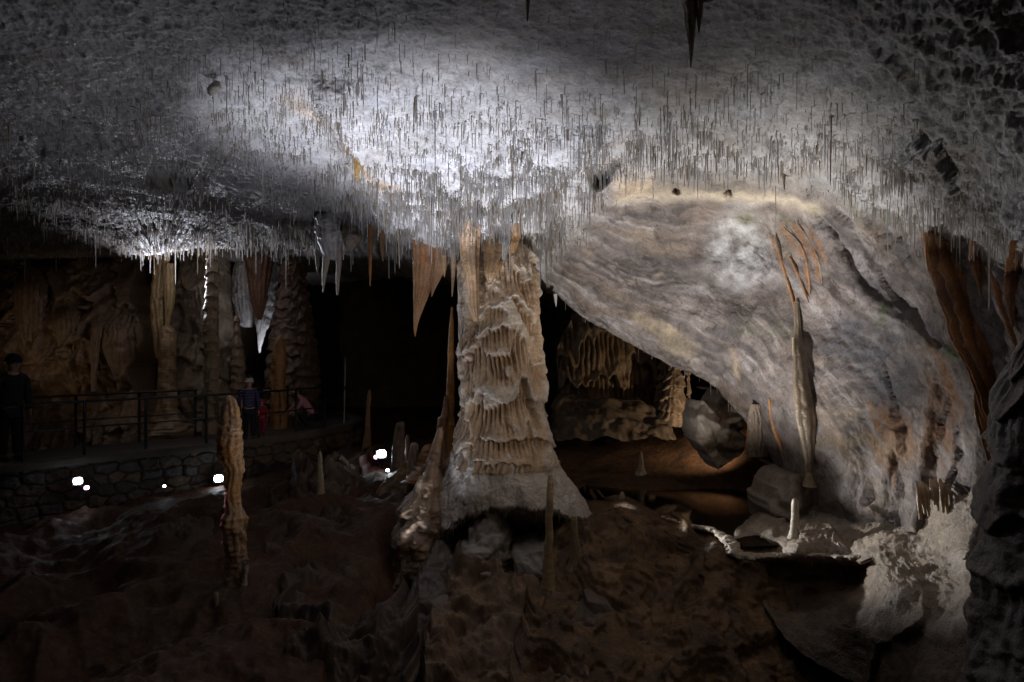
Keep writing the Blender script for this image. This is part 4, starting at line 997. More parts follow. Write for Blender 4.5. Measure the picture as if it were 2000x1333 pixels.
crag('boulder', 'boulder', 'large cream-grey boulder leaning under the low end of the arch', [(1370, 800, 11.6), (1430, 790, 11.6), (1390, 840, 11.1), (1440, 850, 11.5), (1400, 900, 11.2)], [(1356, 836), (1378, 796), (1414, 764), (1440, 772), (1452, 820), (1448, 870), (1430, 902), (1404, 918), (1384, 890), (1362, 862)], (0.44, 0.38, 0.31), (0.24, 0.17, 0.11), 0.085, 301, M_DRY)
crag('boulder', 'boulder', 'dark grey rounded rock behind the long pipe drapery', [(1520, 930, 10.1), (1580, 930, 9.9), (1550, 970, 9.7), (1510, 1010, 9.8), (1600, 1010, 9.7)], [(1512, 985), (1532, 950), (1566, 938), (1600, 955), (1622, 990), (1628, 1040), (1500, 1040)], (0.24, 0.20, 0.17), (0.15, 0.11, 0.08), 0.07, 311, M_FLOW)
crag('rock_crag', 'crag', 'dark broken slope of rock left of the ochre flowstone', [(560, 960, 11.8), (640, 930, 12.2), (700, 930, 12.2), (560, 1030, 10.6), (680, 1030, 10.6), (740, 1010, 11.0), (560, 1120, 9.2), (700, 1130, 9.2), (780, 1150, 9.0), (600, 1250, 7.6), (760, 1260, 7.6), (700, 1390, 6.4)],
     [(540, 968), (575, 920), (600, 950), (640, 945), (660, 905), (700, 898), (716, 935), (700, 990), (688, 1050), (700, 1120), (745, 1170), (785, 1220), (790, 1390), (560, 1390), (540, 1240), (520, 1120), (525, 1030)], (0.12, 0.085, 0.062), (0.065, 0.045, 0.034), 0.17, 261)
crag('rock_crag', 'crag', 'grey rock carrying the short white-tipped stalagmite', [(590, 960, 11.4), (650, 955, 11.4), (620, 1000, 11.0), (620, 1060, 10.6)], [(588, 962), (605, 944), (640, 940), (654, 962), (660, 1010), (650, 1060), (590, 1060), (585, 1010)], (0.22, 0.17, 0.14), (0.12, 0.09, 0.07), 0.06, 271)
crag('rock_crag', 'crag', 'low ledge of grey rock in the pit left of the tall knobbly stalagmite', [(250, 1010, 11.2), (400, 1000, 11.2), (320, 1050, 10.2), (420, 1060, 10.0), (250, 1110, 9.3), (400, 1130, 9.0)], [(230, 1012), (290, 996), (370, 990), (405, 1010), (420, 1050), (440, 1130), (240, 1130), (215, 1060)], (0.13, 0.10, 0.075), (0.07, 0.05, 0.038), 0.1, 281)
crag('rock_crag', 'crag', 'dim rocks heaped at the foot of the fluted curtain wall', [(1100, 790, 14.9), (1180, 775, 14.8), (1260, 790, 14.6), (1100, 840, 14.2), (1200, 840, 14.0), (1300, 840, 14.0)], [(1088, 792), (1120, 770), (1165, 790), (1200, 805), (1235, 786), (1275, 796), (1310, 826), (1320, 860), (1085, 860)], (0.20, 0.155, 0.11), (0.12, 0.085, 0.06), 0.06, 291)
crag('rock_crag', 'crag', 'knobbly light grey rock standing in the hollow under the apron', [(920, 1020, 9.6), (975, 1020, 9.6), (945, 1060, 9.25), (925, 1110, 9.1), (985, 1110, 9.3), (950, 1150, 9.0), (900, 1150, 9.1)],
     [(925, 1012), (950, 1006), (972, 1020), (985, 1060), (1000, 1110), (1010, 1160), (880, 1160), (890, 1110), (905, 1080), (918, 1045)], (0.36, 0.325, 0.285), (0.15, 0.125, 0.1), 0.09, 211)
crag('rock_crag', 'crag', 'craggy dark rock mass below the hollow with broken ledges', [(890, 1110, 9.0), (1000, 1120, 9.1), (1060, 1130, 9.0), (900, 1180, 8.4), (980, 1180, 8.5), (1080, 1180, 8.5), (880, 1240, 7.9), (980, 1240, 7.9), (1100, 1250, 7.9), (860, 1300, 7.3), (1000, 1300, 7.3), (1120, 1320, 7.3), (980, 1380, 6.8)],
     [(885, 1112), (930, 1098), (990, 1104), (1040, 1096), (1090, 1140), (1120, 1200), (1135, 1270), (1150, 1390), (830, 1390), (826, 1290), (845, 1230), (870, 1170)], (0.23, 0.155, 0.10), (0.12, 0.072, 0.045), 0.11, 221)
crag('rock_crag', 'crag', 'white-topped broken rock behind the thin yellow stalagmite', [(1010, 1090, 9.1), (1060, 1085, 9.1), (1035, 1120, 8.9)], [(1005, 1102), (1030, 1086), (1058, 1078), (1072, 1100), (1060, 1130), (1012, 1130)], (0.26, 0.235, 0.205), (0.13, 0.11, 0.09), 0.05, 231)
crag('rock_crag', 'crag', 'dark knobby lump of rock lying on the muddy slope right of the craggy mass', [(1120, 1190, 8.1), (1190, 1190, 8.1), (1155, 1215, 7.8), (1150, 1260, 7.7)], [(1118, 1210), (1140, 1186), (1180, 1188), (1225, 1196), (1205, 1222), (1185, 1256), (1145, 1264), (1122, 1245)], (0.13, 0.10, 0.08), (0.08, 0.06, 0.05), 0.06, 241)
crag('mud_slope', 'mud slope', 'cracked olive-brown mud slope below the pool rim', [(1110, 1010, 9.9), (1200, 1000, 10.2), (1290, 1020, 9.9), (1400, 1060, 9.0), (1440, 1110, 8.7), (1500, 1150, 8.75), (1600, 1150, 10.2), (1560, 1290, 7.6), (1680, 1290, 9.0), (1150, 1090, 9.0), (1250, 1090, 9.1), (1340, 1110, 8.9), (1200, 1170, 8.3), (1330, 1180, 8.3), (1470, 1190, 8.0), (1150, 1260, 7.6), (1300, 1260, 7.6), (1480, 1270, 7.5), (1250, 1390, 6.7), (1500, 1390, 6.7)],
     [(1085, 1050), (1130, 1004), (1180, 992), (1240, 996), (1290, 1016), (1350, 1034), (1410, 1058), (1450, 1096), (1560, 1140), (1600, 1210), (1650, 1290), (1760, 1390), (1000, 1390), (1040, 1200), (1060, 1100)], (0.15, 0.09, 0.045), (0.08, 0.046, 0.026), 0.11, 251, M_MUD, slabs=True)


# ================================================================== SODA STRAWS
def straw_density(px, py):
    d = 0.35 + 0.0 * px
    d = d + 2.6 * patch(px, py, 900, 410, 330, 110, 0, 0.5) + 0.8 * patch(px, py, 1330, 290, 330, 60, 0, 0.5)
    d = d + 0.9 * patch(px, py, 450, 300, 520, 220, 0, 0.6) + 1.4 * patch(px, py, 470, 470, 260, 40, 0, 0.5) + 1.2 * patch(px, py, 1780, 400, 200, 70, 0.45, 0.4)
    d = d + 0.6 * patch(px, py, 1000, 440, 150, 60) + 0.1 * patch(px, py, 1300, 120, 300, 90)
    return d


qa = CEILV[:-1, :-1]
area_px = np.abs((GPX[:-1, 1:] - GPX[:-1, :-1]) * (GPY[1:, :-1] - GPY[:-1, :-1]))
mpx, mpy = GPX[:-1, :-1], GPY[:-1, :-1]
wgt = straw_density(mpx, mpy) * area_px
furm = fur[:-1, :-1].copy()
furm = np.maximum(furm, stroke(mpx, mpy, Epy(cols)[None].repeat(1, 0)[0].tolist() and [(1060, 545), (1140, 620), (1300, 700), (1410, 762), (1480, 850)], 7) * 0.5)
wgt = wgt * (0.25 + 0.75 * sstep(90, 290, mpy)) * furm * ((mpx > -60) & (mpx < 2060) & (mpy > -35)) * (1 - 0.55 * flat[:-1, :-1]) * (1 - 0.75 * patch(mpx, mpy, 540, 375, 170, 45, 0.25))
clump = 0.22 + 2.2 * sstep(0.35, 0.85, fbm(np.stack([mpx / 70, mpy / 38, mpx * 0], -1), 3, ridged=True, seed=60)) + 0.5 * sstep(0, 0.5, fbm(np.stack([mpx / 30, mpy / 20, mpx * 0], -1), 2, seed=61))
wgt = (wgt * clump).ravel()
NSTRAW = 30000
pick = RNG.choice(len(wgt), NSTRAW, p=wgt / wgt.sum())
pi, pj = np.unravel_index(pick, mpx.shape)
fi, fj = RNG.rand(NSTRAW), RNG.rand(NSTRAW)
fi, fj = fi[:, None], fj[:, None]
base = (CEILV[pi, pj] * (1 - fi) + CEILV[pi + 1, pj] * fi) * (1 - fj) + (CEILV[pi, pj + 1] * (1 - fi) + CEILV[pi + 1, pj + 1] * fi) * fj
bqx, bqy = mpx[pi, pj], mpy[pi, pj]
mean = 8.5 + 5.5 * patch(bqx, bqy, 900, 420, 320, 100) + 9 * patch(bqx, bqy, 1400, 200, 420, 150) + 6 * patch(bqx, bqy, 760, 130, 520, 110) + 1.5 * patch(bqx, bqy, 450, 480, 260, 40)
mean = np.where((bqx > 1640) & (bqy > 330), 16, mean)
mean = np.where(furm[pi, pj] < 0.6, 9, mean)
Lpx = np.clip(mean * RNG.gamma(1.5, 0.6, NSTRAW) * np.where(RNG.rand(NSTRAW) < 0.035, 2.4, 1.0), 4, 140)
Ls = Lpx / F * base[:, 1]
wpx = np.clip(1.2 + 0.012 * Lpx + RNG.rand(NSTRAW) ** 3 * 1.8, 1.2, 4.2)
Rs = np.clip(0.36 * wpx / F * base[:, 1], 0.002, 0.010)
base[:, 2] += 0.02
size = Lpx * wpx
order = np.argsort(-size)
NI = 290
tone = np.array([(0.70, 0.68, 0.65), (0.60, 0.54, 0.46), (0.74, 0.73, 0.74), (0.40, 0.31, 0.23)])
tsel = RNG.choice(4, NSTRAW, p=[0.42, 0.24, 0.28, 0.06])
unit = []
for k in range(4):
    uv_, uf = [], []
    R_ = [(1.9, 0.0), (1.0, -0.08), (0.9, -0.5), (0.7, -0.93), (0.15, -1.0)]
    for a, z_ in R_:
        for q in range(7):
            uv_.append((a * math.cos(q * 2 * math.pi / 7), a * math.sin(q * 2 * math.pi / 7), z_))
    unit.append(mesh('soda_straw', uv_, [grid_faces(5, 7, True)[:, ::-1]], M_STRAW, None, tone[k], link=False))
first = True
for k in order[:NI]:
    o = unit[tsel[k]].copy()
    o.name = 'soda_straw'
    COL.objects.link(o)
    o.location = base[k]
    o.scale = (Rs[k], Rs[k], Ls[k])
    o.rotation_euler = (random.gauss(0, 0.012), random.gauss(0, 0.012), random.uniform(0, 6))
    tag(o, 'long thin soda straw hanging among hundreds like it from the pale roof', 'soda straw', 'soda straws hanging from the roof')
for u_ in unit:
    bpy.data.objects.remove(u_)
rest = order[NI:]
nq = 4
ang = np.arange(nq) * 2 * math.pi / nq
B, L_, R_ = base[rest], Ls[rest], Rs[rest]
lean = RNG.normal(0, 0.012, (len(rest), 2)) * L_[:, None]
ringv = []
for (a, t) in [(2.2, 0.0), (1.1, 0.15), (0.85, 0.92)]:
    c = B + np.stack([lean[:, 0] * t, lean[:, 1] * t, -L_ * t], -1)
    ringv.append(c[:, None] + (R_ * a)[:, None, None] * np.stack([np.cos(ang), np.sin(ang), 0 * ang], -1)[None])
tip = (B + np.stack([lean[:, 0], lean[:, 1], -L_], -1))[:, None]
VV = np.concatenate(ringv + [tip], 1)
nn = VV.shape[1]
bi = (np.arange(len(rest)) * nn)[:, None]
f4, f3 = [], []
for r_ in range(2):
    for q in range(nq):
        f4.append(np.concatenate([bi + r_ * nq + q, bi + (r_ + 1) * nq + q, bi + (r_ + 1) * nq + (q + 1) % nq, bi + r_ * nq + (q + 1) % nq], 1))
for q in range(nq):
    f3.append(np.concatenate([bi + 2 * nq + q, bi + 3 * nq, bi + 2 * nq + (q + 1) % nq], 1))
cc = np.repeat(tone[tsel[rest]][:, None], nn, 1)
tag(mesh('soda_straw_mass', VV, [np.concatenate(f4), np.concatenate(f3)], M_STRAW, None, cc), 'dense fur of short pale straws covering the roof', 'soda straws', kind='stuff')


# ================================================================== THE VISITORS' PATH
PZ = -2.05
fr_px = [(-420, 10.6), (-200, 10.85), (0, 11.15), (200, 12.2), (430, 13.55), (600, 15.2), (690, 16.9), (700, 18.2), (670, 19.6)]
front = np.array([((a - CX) / F * y, y) for a, y in fr_px])
front = smooth_path(np.column_stack([front, np.zeros(len(front)), np.zeros(len(front))]), 160)[:, :2]
tg = np.gradient(front, axis=0)
tg /= np.linalg.norm(tg, axis=1)[:, None]
nl = np.stack([-tg[:, 1], tg[:, 0]], 1)                # towards the back wall
WID = 1.75
def strip(off0, off1, z0, z1, nz=2):
    return front + nl * off0, front + nl * off1
ins, back = front + nl * 0.26, front + nl * WID
pv = np.concatenate([np.column_stack([ins, np.full(160, PZ)]), np.column_stack([back, np.full(160, PZ - 0.03)]), np.column_stack([back, np.full(160, PZ - 0.8)])])
tag(mesh('path', pv, grid_faces(3, 160), M_PATH, None, (0.075, 0.06, 0.048)), kind='structure')
# masonry retaining wall with a coping kerb
wroot = empty('retaining_wall', (front[60, 0], front[60, 1], PZ - 0.9), 'rubble stone retaining wall carrying the railed path on the left', 'retaining wall')
u = np.concatenate([[0], np.cumsum(np.linalg.norm(np.diff(front, axis=0), axis=1))])
uu = np.linspace(0, u[-1], 900)
fx, fy = np.interp(uu, u, front[:, 0]), np.interp(uu, u, front[:, 1])
nx, ny = np.interp(uu, u, nl[:, 0]), np.interp(uu, u, nl[:, 1])
zz = np.linspace(PZ - 0.09, PZ - 1.25, 90)
UU, ZW = np.meshgrid(uu, zz)
seeds, sz = [], 0.19
nr = int(1.2 / sz) + 2
sp = []
for r in range(nr):
    x = random.random() * 0.3
    while x < u[-1]:
        sp.append((x, PZ - 0.05 - sz * r + random.uniform(-0.04, 0.04)))
        x += random.uniform(0.2, 0.5)
sp = np.array(sp)
qq = np.stack([UU.ravel(), ZW.ravel()], 1) + 0.03 * np.stack([perlin(np.stack([UU.ravel() * 6, ZW.ravel() * 6, UU.ravel() * 0 + k], -1)) for k in (1, 5)], 1)
f1 = np.full(len(qq), 9.0); f2_ = np.full(len(qq), 9.0); idx = np.zeros(len(qq), int)
for k, (a, b) in enumerate(sp):
    m_ = np.abs(qq[:, 0] - a) < 0.7
    d = np.hypot((qq[m_, 0] - a) * 0.62, qq[m_, 1] - b)
    g1, g2 = f1[m_], f2_[m_]
    nw = d < g1
    g2 = np.where(nw, g1, np.minimum(g2, d)); g1 = np.where(nw, d, g1)
    ii = idx[m_]; ii[nw] = k
    f1[m_], f2_[m_], idx[m_] = g1, g2, ii
joint = sstep(-0.01, 0.05, f2_ - f1).reshape(UU.shape)
rs = RNG.rand(len(sp))
stonec = np.array([(0.13, 0.10, 0.08), (0.085, 0.065, 0.05), (0.17, 0.115, 0.07), (0.10, 0.088, 0.08)])[(rs * 4).astype(int)][idx].reshape(*UU.shape, 3)
outw = 0.045 * joint + 0.04 * (rs[idx].reshape(UU.shape) - 0.5) * joint + 0.035 * fbm(np.stack([UU * 7, ZW * 7, UU * 0], -1), 4, 0.6)
WV = np.stack([fx[None] - nx[None] * outw, fy[None] - ny[None] * outw, ZW], -1)
wc = stonec * joint[..., None] + np.array([0.05, 0.04, 0.032]) * (1 - joint[..., None])
mesh('masonry', WV, grid_faces(len(zz), 900), M_STONE, wroot, wc)
kp = [(-0.09, PZ - 0.1), (-0.10, PZ + 0.015), (-0.085, PZ + 0.03), (0.25, PZ + 0.03), (0.265, PZ + 0.015), (0.27, PZ - 0.1)]
kv = np.stack([np.column_stack([front + nl * a, np.full(160, z_)]) for a, z_ in kp])
kv[..., 2] += 0.008 * fbm(kv * 3, 3)
mesh('coping', kv, grid_faces(len(kp), 160), M_PATH, wroot, (0.11, 0.09, 0.072))


# railings: square posts, a top rail and a mid rail
def rail_at(off, s_list, zbase, label, name='railing', h=0.95):
    mid = s_list[len(s_list) // 2]
    ln = front + nl * off
    at = lambda s_: np.array([np.interp(s_, u, ln[:, 0]), np.interp(s_, u, ln[:, 1])])
    p0 = at(mid)
    r = empty(name, (p0[0], p0[1], zbase), label, 'railing')
    for s_ in s_list:
        q = at(s_)
        tube('post', [(q[0], q[1], zbase - 0.02), (q[0], q[1], zbase + h * 0.5), (q[0], q[1], zbase + h)], 0.026, M_RAIL, r, 4, 8)
    for hh, rad in ((h, 0.022), (h * 0.52, 0.014)):
        ss = np.linspace(s_list[0] - 0.05, s_list[-1] + 0.05, 40)
        tube('rail', [np.append(at(x), zbase + hh) for x in ss], rad, M_RAIL, r, 120, 8)
    return r


def s_of(px_, off):
    ln = front + nl * off
    ppx = CX + F * ln[:, 0] / ln[:, 1]
    k = np.argmax(ppx[:140])
    return float(np.interp(px_, ppx[:k + 1], u[:k + 1]))


rail_at(0.12, [s_of(x, 0.12) for x in (-260, -110, 45, 165, 285, 403, 505, 578, 634)], PZ + 0.03, 'dark steel railing along the outer edge of the path above the stone wall')
rail_at(WID - 0.1, [s_of(x, WID - 0.1) for x in (-150, 0, 148, 272, 382)], PZ - 0.03, 'dark steel railing at the back edge of the path before the brown wall', h=1.02)
rail_at(WID - 0.1, [s_of(x, WID - 0.1) for x in (468, 530, 562)], PZ - 0.03, 'short run of dark railing behind the child in the bobble hat', h=0.95)

# ------------------------------------------------------------------ floodlights seen in the photograph
def floodlight(px, py, Y, size, mat, label, light=None, aim=None, energy=0, color=COOL, angle=100):
    c = P(px, py, Y)
    r = empty('floodlight', c, label, 'floodlight')
    aim = np.zeros(3) if aim is None else np.asarray(aim, float)
    rot = (Vector(aim) - Vector(c)).to_track_quat('-Z', 'Y').to_matrix()
    def box(name, sx, sy, z0, z1, m_, taper=1.0):
        v = []
        for z_, k in ((z0, 1.0), (z1, taper)):
            for a, b in ((-1, -1), (1, -1), (1, 1), (-1, 1)):
                v.append(Vector(c) + rot @ Vector((a * sx * k, b * sy * k, z_)))
        f = np.array([[3, 2, 1, 0], [4, 5, 6, 7], [0, 1, 5, 4], [1, 2, 6, 5], [2, 3, 7, 6], [3, 0, 4, 7]])
        return mesh(name, [list(x) for x in v], [f], m_, r, None, False)
    w_ = size / 2 / F * Y
    box('housing', w_ * 1.12, w_ * 0.95, 0.004, 0.10, M_BLACK, 0.75)
    gv, nr_ = [], 6
    for e_ in range(nr_):
        el_ = e_ / nr_ * math.pi / 2
        for q in range(20):
            a_ = q * 2 * math.pi / 20
            k_ = math.cos(el_)
            gv.append(list(Vector(c) + rot @ Vector((k_ * w_ * np.sign(math.cos(a_)) * abs(math.cos(a_)) ** 0.7, k_ * w_ * 0.85 * np.sign(math.sin(a_)) * abs(math.sin(a_)) ** 0.7, -0.004 - 0.75 * w_ * math.sin(el_)))))
    gv.append(list(Vector(c) + rot @ Vector((0, 0, -0.004 - 0.75 * w_))))
    t_ = np.arange(20)
    mesh('lamp_glass', gv, [grid_faces(nr_, 20, True), np.stack([(nr_ - 1) * 20 + t_, (nr_ - 1) * 20 + (t_ + 1) % 20, np.full(20, nr_ * 20)], 1)], mat, r, None, True)
    zb = -0.25
    tube('bracket', [np.array(c) + np.array(rot @ Vector((-w_ * 1.2, 0, 0.03))), np.array(c) + np.array([-w_ * 0.9, 0.05, -0.12]), np.array(c) + np.array([0, 0.06, -0.16]), np.array(c) + np.array([w_ * 0.9, 0.05, -0.12]), np.array(c) + np.array(rot @ Vector((w_ * 1.2, 0, 0.03)))], 0.009, M_BLACK, r, 30, 6)
    tube('stake', [np.array(c) + np.array([0, 0.06, -0.16]), np.array(c) + np.array([0, 0.07, -0.4])], 0.014, M_BLACK, r, 6, 6)
    if energy:
        s_ = spot(light, Vector(c) + rot @ Vector((0, 0, -0.03)), aim, energy, color, angle, radius=0.03)
    return r


floodlight(152, 940, 11.62, 16, M_WHITE_LAMP, 'bright white floodlight under the wall at the far left', 'left_lamp_beam', P(447, 830, 8.3), 420, COOL, 15)
floodlight(169, 953, 11.66, 9, M_PINK_LAMP, 'small pink floodlight just below the far left white one', 'pink_lamp_beam', P(450, 1010, 8.3), 170, PINK, 14)
floodlight(321, 950, 12.55, 5, M_WHITE_LAMP, 'tiny white spotlight on the stone wall between the two big left floodlights')
floodlight(427, 935, 13.15, 16, M_WHITE_LAMP, 'bright white floodlight peeping past the left side of the tall knobbly stalagmite', 'wall_lamp_beam', (-2.0, 4.0, -0.5), 40)
floodlight(745, 887, 12.9, 18, M_WHITE_LAMP, 'bright white floodlight on the rocks left of the great column', 'column_lamp_beam', P(880, 680, 9.6), 60, COOL, 70)
floodlight(735, 893, 13.0, 9, M_PINK_LAMP, 'small warm lamp glowing at the left of the floodlight on the rocks')
floodlight(757, 919, 12.6, 6, M_WHITE_LAMP, 'small bluish spotlight low beneath the floodlight on the rocks')

# pole with an oval hoop
pr = empty('hoop_pole', P(672, 822, 16.8), 'thin steel pole with a dark oval hoop on top at the end of the path', 'pole')
tube('pole', [P(672, 826, 16.8), P(673, 760, 16.8), P(674, 698, 16.8)], 0.022, M_STEEL, pr, 10, 8)
th_ = np.linspace(0, 2 * math.pi, 60)
tube('hoop', [P(674 + 9 * np.sign(math.cos(t)) * abs(math.cos(t)) ** 0.6, 679 + 19 * np.sign(math.sin(t)) * abs(math.sin(t)) ** 0.75, 16.8) for t in th_], 0.022, M_RAIL, pr, 120, 8)
tube('clamp', [P(672.3, 762, 16.8), P(672.3, 756, 16.8)], 0.04, M_RAIL, pr, 4, 8)


# ================================================================== PEOPLE
def skin(name, joints, bones, mat, parent=None, sub=2):
    """joints: {key: (x,y,z,rx[,ry])} in metres; grows one continuous surface round the bones."""
    keys = list(joints)
    me = bpy.data.meshes.new(name)
    me.from_pydata([joints[k][:3] for k in keys], [(keys.index(a), keys.index(b)) for a, b in bones], [])
    o = bpy.data.objects.new(name, me)
    COL.objects.link(o)
    md = o.modifiers.new('skin', 'SKIN')
    md.use_smooth_shade = True
    for k, sv in zip(keys, me.skin_vertices[0].data):
        j = joints[k]
        sv.radius = (j[3], j[4] if len(j) > 4 else j[3])
    me.skin_vertices[0].data[0].use_root = True
    ss = o.modifiers.new('sub', 'SUBSURF'); ss.levels = sub; ss.render_levels = sub
    dg = bpy.context.evaluated_depsgraph_get()
    new = bpy.data.meshes.new_from_object(o.evaluated_get(dg))
    bpy.data.objects.remove(o)
    for p_ in new.polygons:
        p_.use_smooth = True
    new.materials.clear(); new.materials.append(mat)
    o = bpy.data.objects.new(name, new)
    COL.objects.link(o)
    if parent is not None:
        o.parent = parent
    return o


def lump(name, c, r, mat, parent, sub=4, fn=None):
    v, f = ico(sub)
    V_ = v * np.asarray(r)
    if fn: V_ = fn(v, V_)
    o = mesh(name, V_ + np.asarray(c), [f], mat, None, None)
    o.parent = parent
    return o


def cloth(name, col, stripes=None, rough=0.8):
    m = plain(name, col, rough)
    N, L = m.node_tree.nodes, m.node_tree.links
    b = N['Principled BSDF']
    tc = N.new('ShaderNodeTexCoord')
    w = N.new('ShaderNodeTexWave'); w.bands_direction = 'Z'; w.inputs['Scale'].default_value = 7 if stripes else 14; w.inputs['Distortion'].default_value = 1.5
    L.new(tc.outputs['Object'], w.inputs['Vector'])
    bm_ = N.new('ShaderNodeBump'); bm_.inputs['Strength'].default_value = 0.5; bm_.inputs['Distance'].default_value = 0.02
    L.new(w.outputs['Fac'], bm_.inputs['Height']); L.new(bm_.outputs[0], b.inputs['Normal'])
    if stripes:
        r = N.new('ShaderNodeValToRGB')
        r.color_ramp.elements[0].color = (*col, 1); r.color_ramp.elements[1].color = (*stripes, 1)
        r.color_ramp.elements[0].position = 0.55
        L.new(w.outputs['Fac'], r.inputs[0]); L.new(r.outputs[0], b.inputs['Base Color'])
    return m


M_SKIN = plain('skin', (0.45, 0.26, 0.19), 0.5)
M_NAVY = cloth('black_jacket', (0.012, 0.013, 0.02))
M_TROU = cloth('dark_trousers', (0.012, 0.014, 0.026))
M_KIDJ = cloth('striped_jacket', (0.02, 0.028, 0.09), (0.13, 0.09, 0.26), 0.4)
M_PINKJ = cloth('pink_jacket', (0.50, 0.22, 0.30))
M_REDJ = cloth('red_jacket', (0.42, 0.02, 0.05))
M_REDT = cloth('magenta_trousers', (0.36, 0.02, 0.09))
M_WOOLW = cloth('white_wool', (0.70, 0.66, 0.62))
M_WOOLB = cloth('black_wool', (0.015, 0.014, 0.016))
M_HAIR = plain('dark_hair', (0.03, 0.018, 0.012), 0.6)
M_SHOE = plain('shoe_leather', (0.02, 0.018, 0.016), 0.5)


def person(loc, height, rz, label, cfg):
    """A figure 1.0 m tall scaled to height; it faces -Y before rz. Body, clothes and head share one skeleton."""
    r = empty('person', loc, label, 'person')
    r.rotation_euler = (0, 0, rz)
    r.scale = (height,) * 3
    sq, lean = cfg.get('squat', 0), cfg.get('lean', 0)
    hip = 0.50 - 0.30 * sq
    fx_ = lambda z_: -lean * max(0, z_ - hip)          # forward lean with height
    J = {}
    J['pelvis'] = (0, 0.10 * sq, hip, 0.085, 0.062)
    J['waist'] = (0, 0.09 * sq + fx_(hip + 0.1), hip + 0.10, 0.078, 0.056)
    J['chest'] = (0, 0.06 * sq + fx_(hip + 0.22), hip + 0.22, 0.092, 0.064)
    J['neckb'] = (0, 0.04 * sq + fx_(hip + 0.315), hip + 0.315, 0.045, 0.045)
    J['neck'] = (0, 0.04 * sq + fx_(hip + 0.36) - 0.005, hip + 0.36, 0.03, 0.032)
    bones = [('pelvis', 'waist'), ('waist', 'chest'), ('chest', 'neckb'), ('neckb', 'neck')]
    cy_ = J['chest'][1]
    for s_, n_ in ((-1, 'l'), (1, 'r')):
        arm = cfg.get('arm_' + n_, [(0.0, 0.0, -0.16), (0.0, -0.02, -0.32)])
        sh = np.array([s_ * 0.115, cy_ + fx_(0) * 0, hip + 0.285])
        sh[1] = cfg.get('shy', 0) + 0.05 * sq + fx_(hip + 0.285)
        el = sh + np.array([s_ * 0.025 + s_ * arm[0][0], arm[0][1], arm[0][2]])
        wr = sh + np.array([s_ * 0.03 + s_ * arm[1][0], arm[1][1], arm[1][2]])
        J['sh' + n_] = (*sh, 0.036); J['el' + n_] = (*el, 0.028); J['wr' + n_] = (*wr, 0.019)
        bones += [('neckb', 'sh' + n_), ('sh' + n_, 'el' + n_), ('el' + n_, 'wr' + n_)]
        hipx = s_ * 0.052
        kn = np.array([s_ * 0.058, -0.005 - 0.20 * sq, 0.275 + 0.02 * sq])
        an = np.array([s_ * 0.058, 0.012 + 0.0 * sq, 0.045])
        J['hp' + n_] = (hipx, 0.10 * sq, hip - 0.03, 0.056); J['kn' + n_] = (*kn, 0.038); J['an' + n_] = (*an, 0.025)
        bones += [('pelvis', 'hp' + n_), ('hp' + n_, 'kn' + n_), ('kn' + n_, 'an' + n_)]
    base = [b_ for b_ in bones]
    # body with hands and feet: one continuous surface
    JB, BB = dict(J), list(bones)
    for s_, n_ in ((-1, 'l'), (1, 'r')):
        wr, el = np.array(J['wr' + n_][:3]), np.array(J['el' + n_][:3])
        d = (wr - el) / np.linalg.norm(wr - el)
        side = np.array([0, -1.0, 0]) - d * np.dot([0, -1.0, 0], d); side /= np.linalg.norm(side)
        inn = np.array([-s_, 0, 0.0])
        pm = wr + d * 0.03
        JB['pm' + n_] = (*pm, 0.017, 0.012); BB.append(('wr' + n_, 'pm' + n_))
        for k in range(4):
            o_ = (k - 1.5) * 0.0095
            ln = (0.036, 0.044, 0.041, 0.031)[k]
            a_ = pm + d * 0.018 - side * o_
            b2 = a_ + d * ln * 0.55 + inn * 0.006
            c2 = b2 + d * ln * 0.40 + inn * 0.014
            for t_, q_ in (('a', a_), ('b', b2), ('c', c2)):
                JB[f'f{k}{t_}{n_}'] = (*q_, 0.0052)
            BB += [('pm' + n_, f'f{k}a{n_}'), (f'f{k}a{n_}', f'f{k}b{n_}'), (f'f{k}b{n_}', f'f{k}c{n_}')]
        t1 = wr + d * 0.016 + side * 0.016; t2 = t1 + d * 0.02 + side * 0.012 + inn * 0.006
        JB['ta' + n_] = (*t1, 0.007); JB['tb' + n_] = (*t2, 0.0055)
        BB += [('wr' + n_, 'ta' + n_), ('ta' + n_, 'tb' + n_)]
    hy = J['neck'][1] + cfg.get('hy', -0.012)
    JB['headb'] = (0, hy, J['neck'][2] + 0.025, 0.045, 0.05)
    JB['headm'] = (0, hy - 0.002, J['neck'][2] + 0.065, 0.056, 0.066)
    JB['headt'] = (0, hy + 0.004, J['neck'][2] + 0.115, 0.040, 0.048)
    BB += [('neck', 'headb'), ('headb', 'headm'), ('headm', 'headt')]
    skin('body', JB, BB, cfg.get('skin', M_SKIN), r)
    hz = J['neck'][2] + 0.07
    hd = empty('face', (0, 0, 0)); bpy.data.objects.remove(hd)
    lump('nose', (0, hy - 0.066, hz - 0.006), (0.008, 0.014, 0.014), M_SKIN, r, 2)
    for s_ in (-1, 1):
        lump('eye', (s_ * 0.021, hy - 0.056, hz + 0.006), (0.0065, 0.005, 0.0045), M_WOOLB, r, 2)
        lump('ear', (s_ * 0.056, hy + 0.004, hz - 0.002), (0.006, 0.012, 0.019), M_SKIN, r, 2)
    lump('mouth', (0, hy - 0.056, hz - 0.033), (0.015, 0.006, 0.004), plain('lips', (0.35, 0.12, 0.10)), r, 2)
    # clothes grown on the same bones, a little larger
    up = ['pelvis', 'waist', 'chest', 'neckb', 'shl', 'shr', 'ell', 'elr', 'wrl', 'wrr']
    JU = {}
    for k in up:
        j = J[k]; g = 1.32 if k[:2] not in ('wr',) else 1.45
        JU[k] = (*j[:3], *(x * g for x in j[3:]))
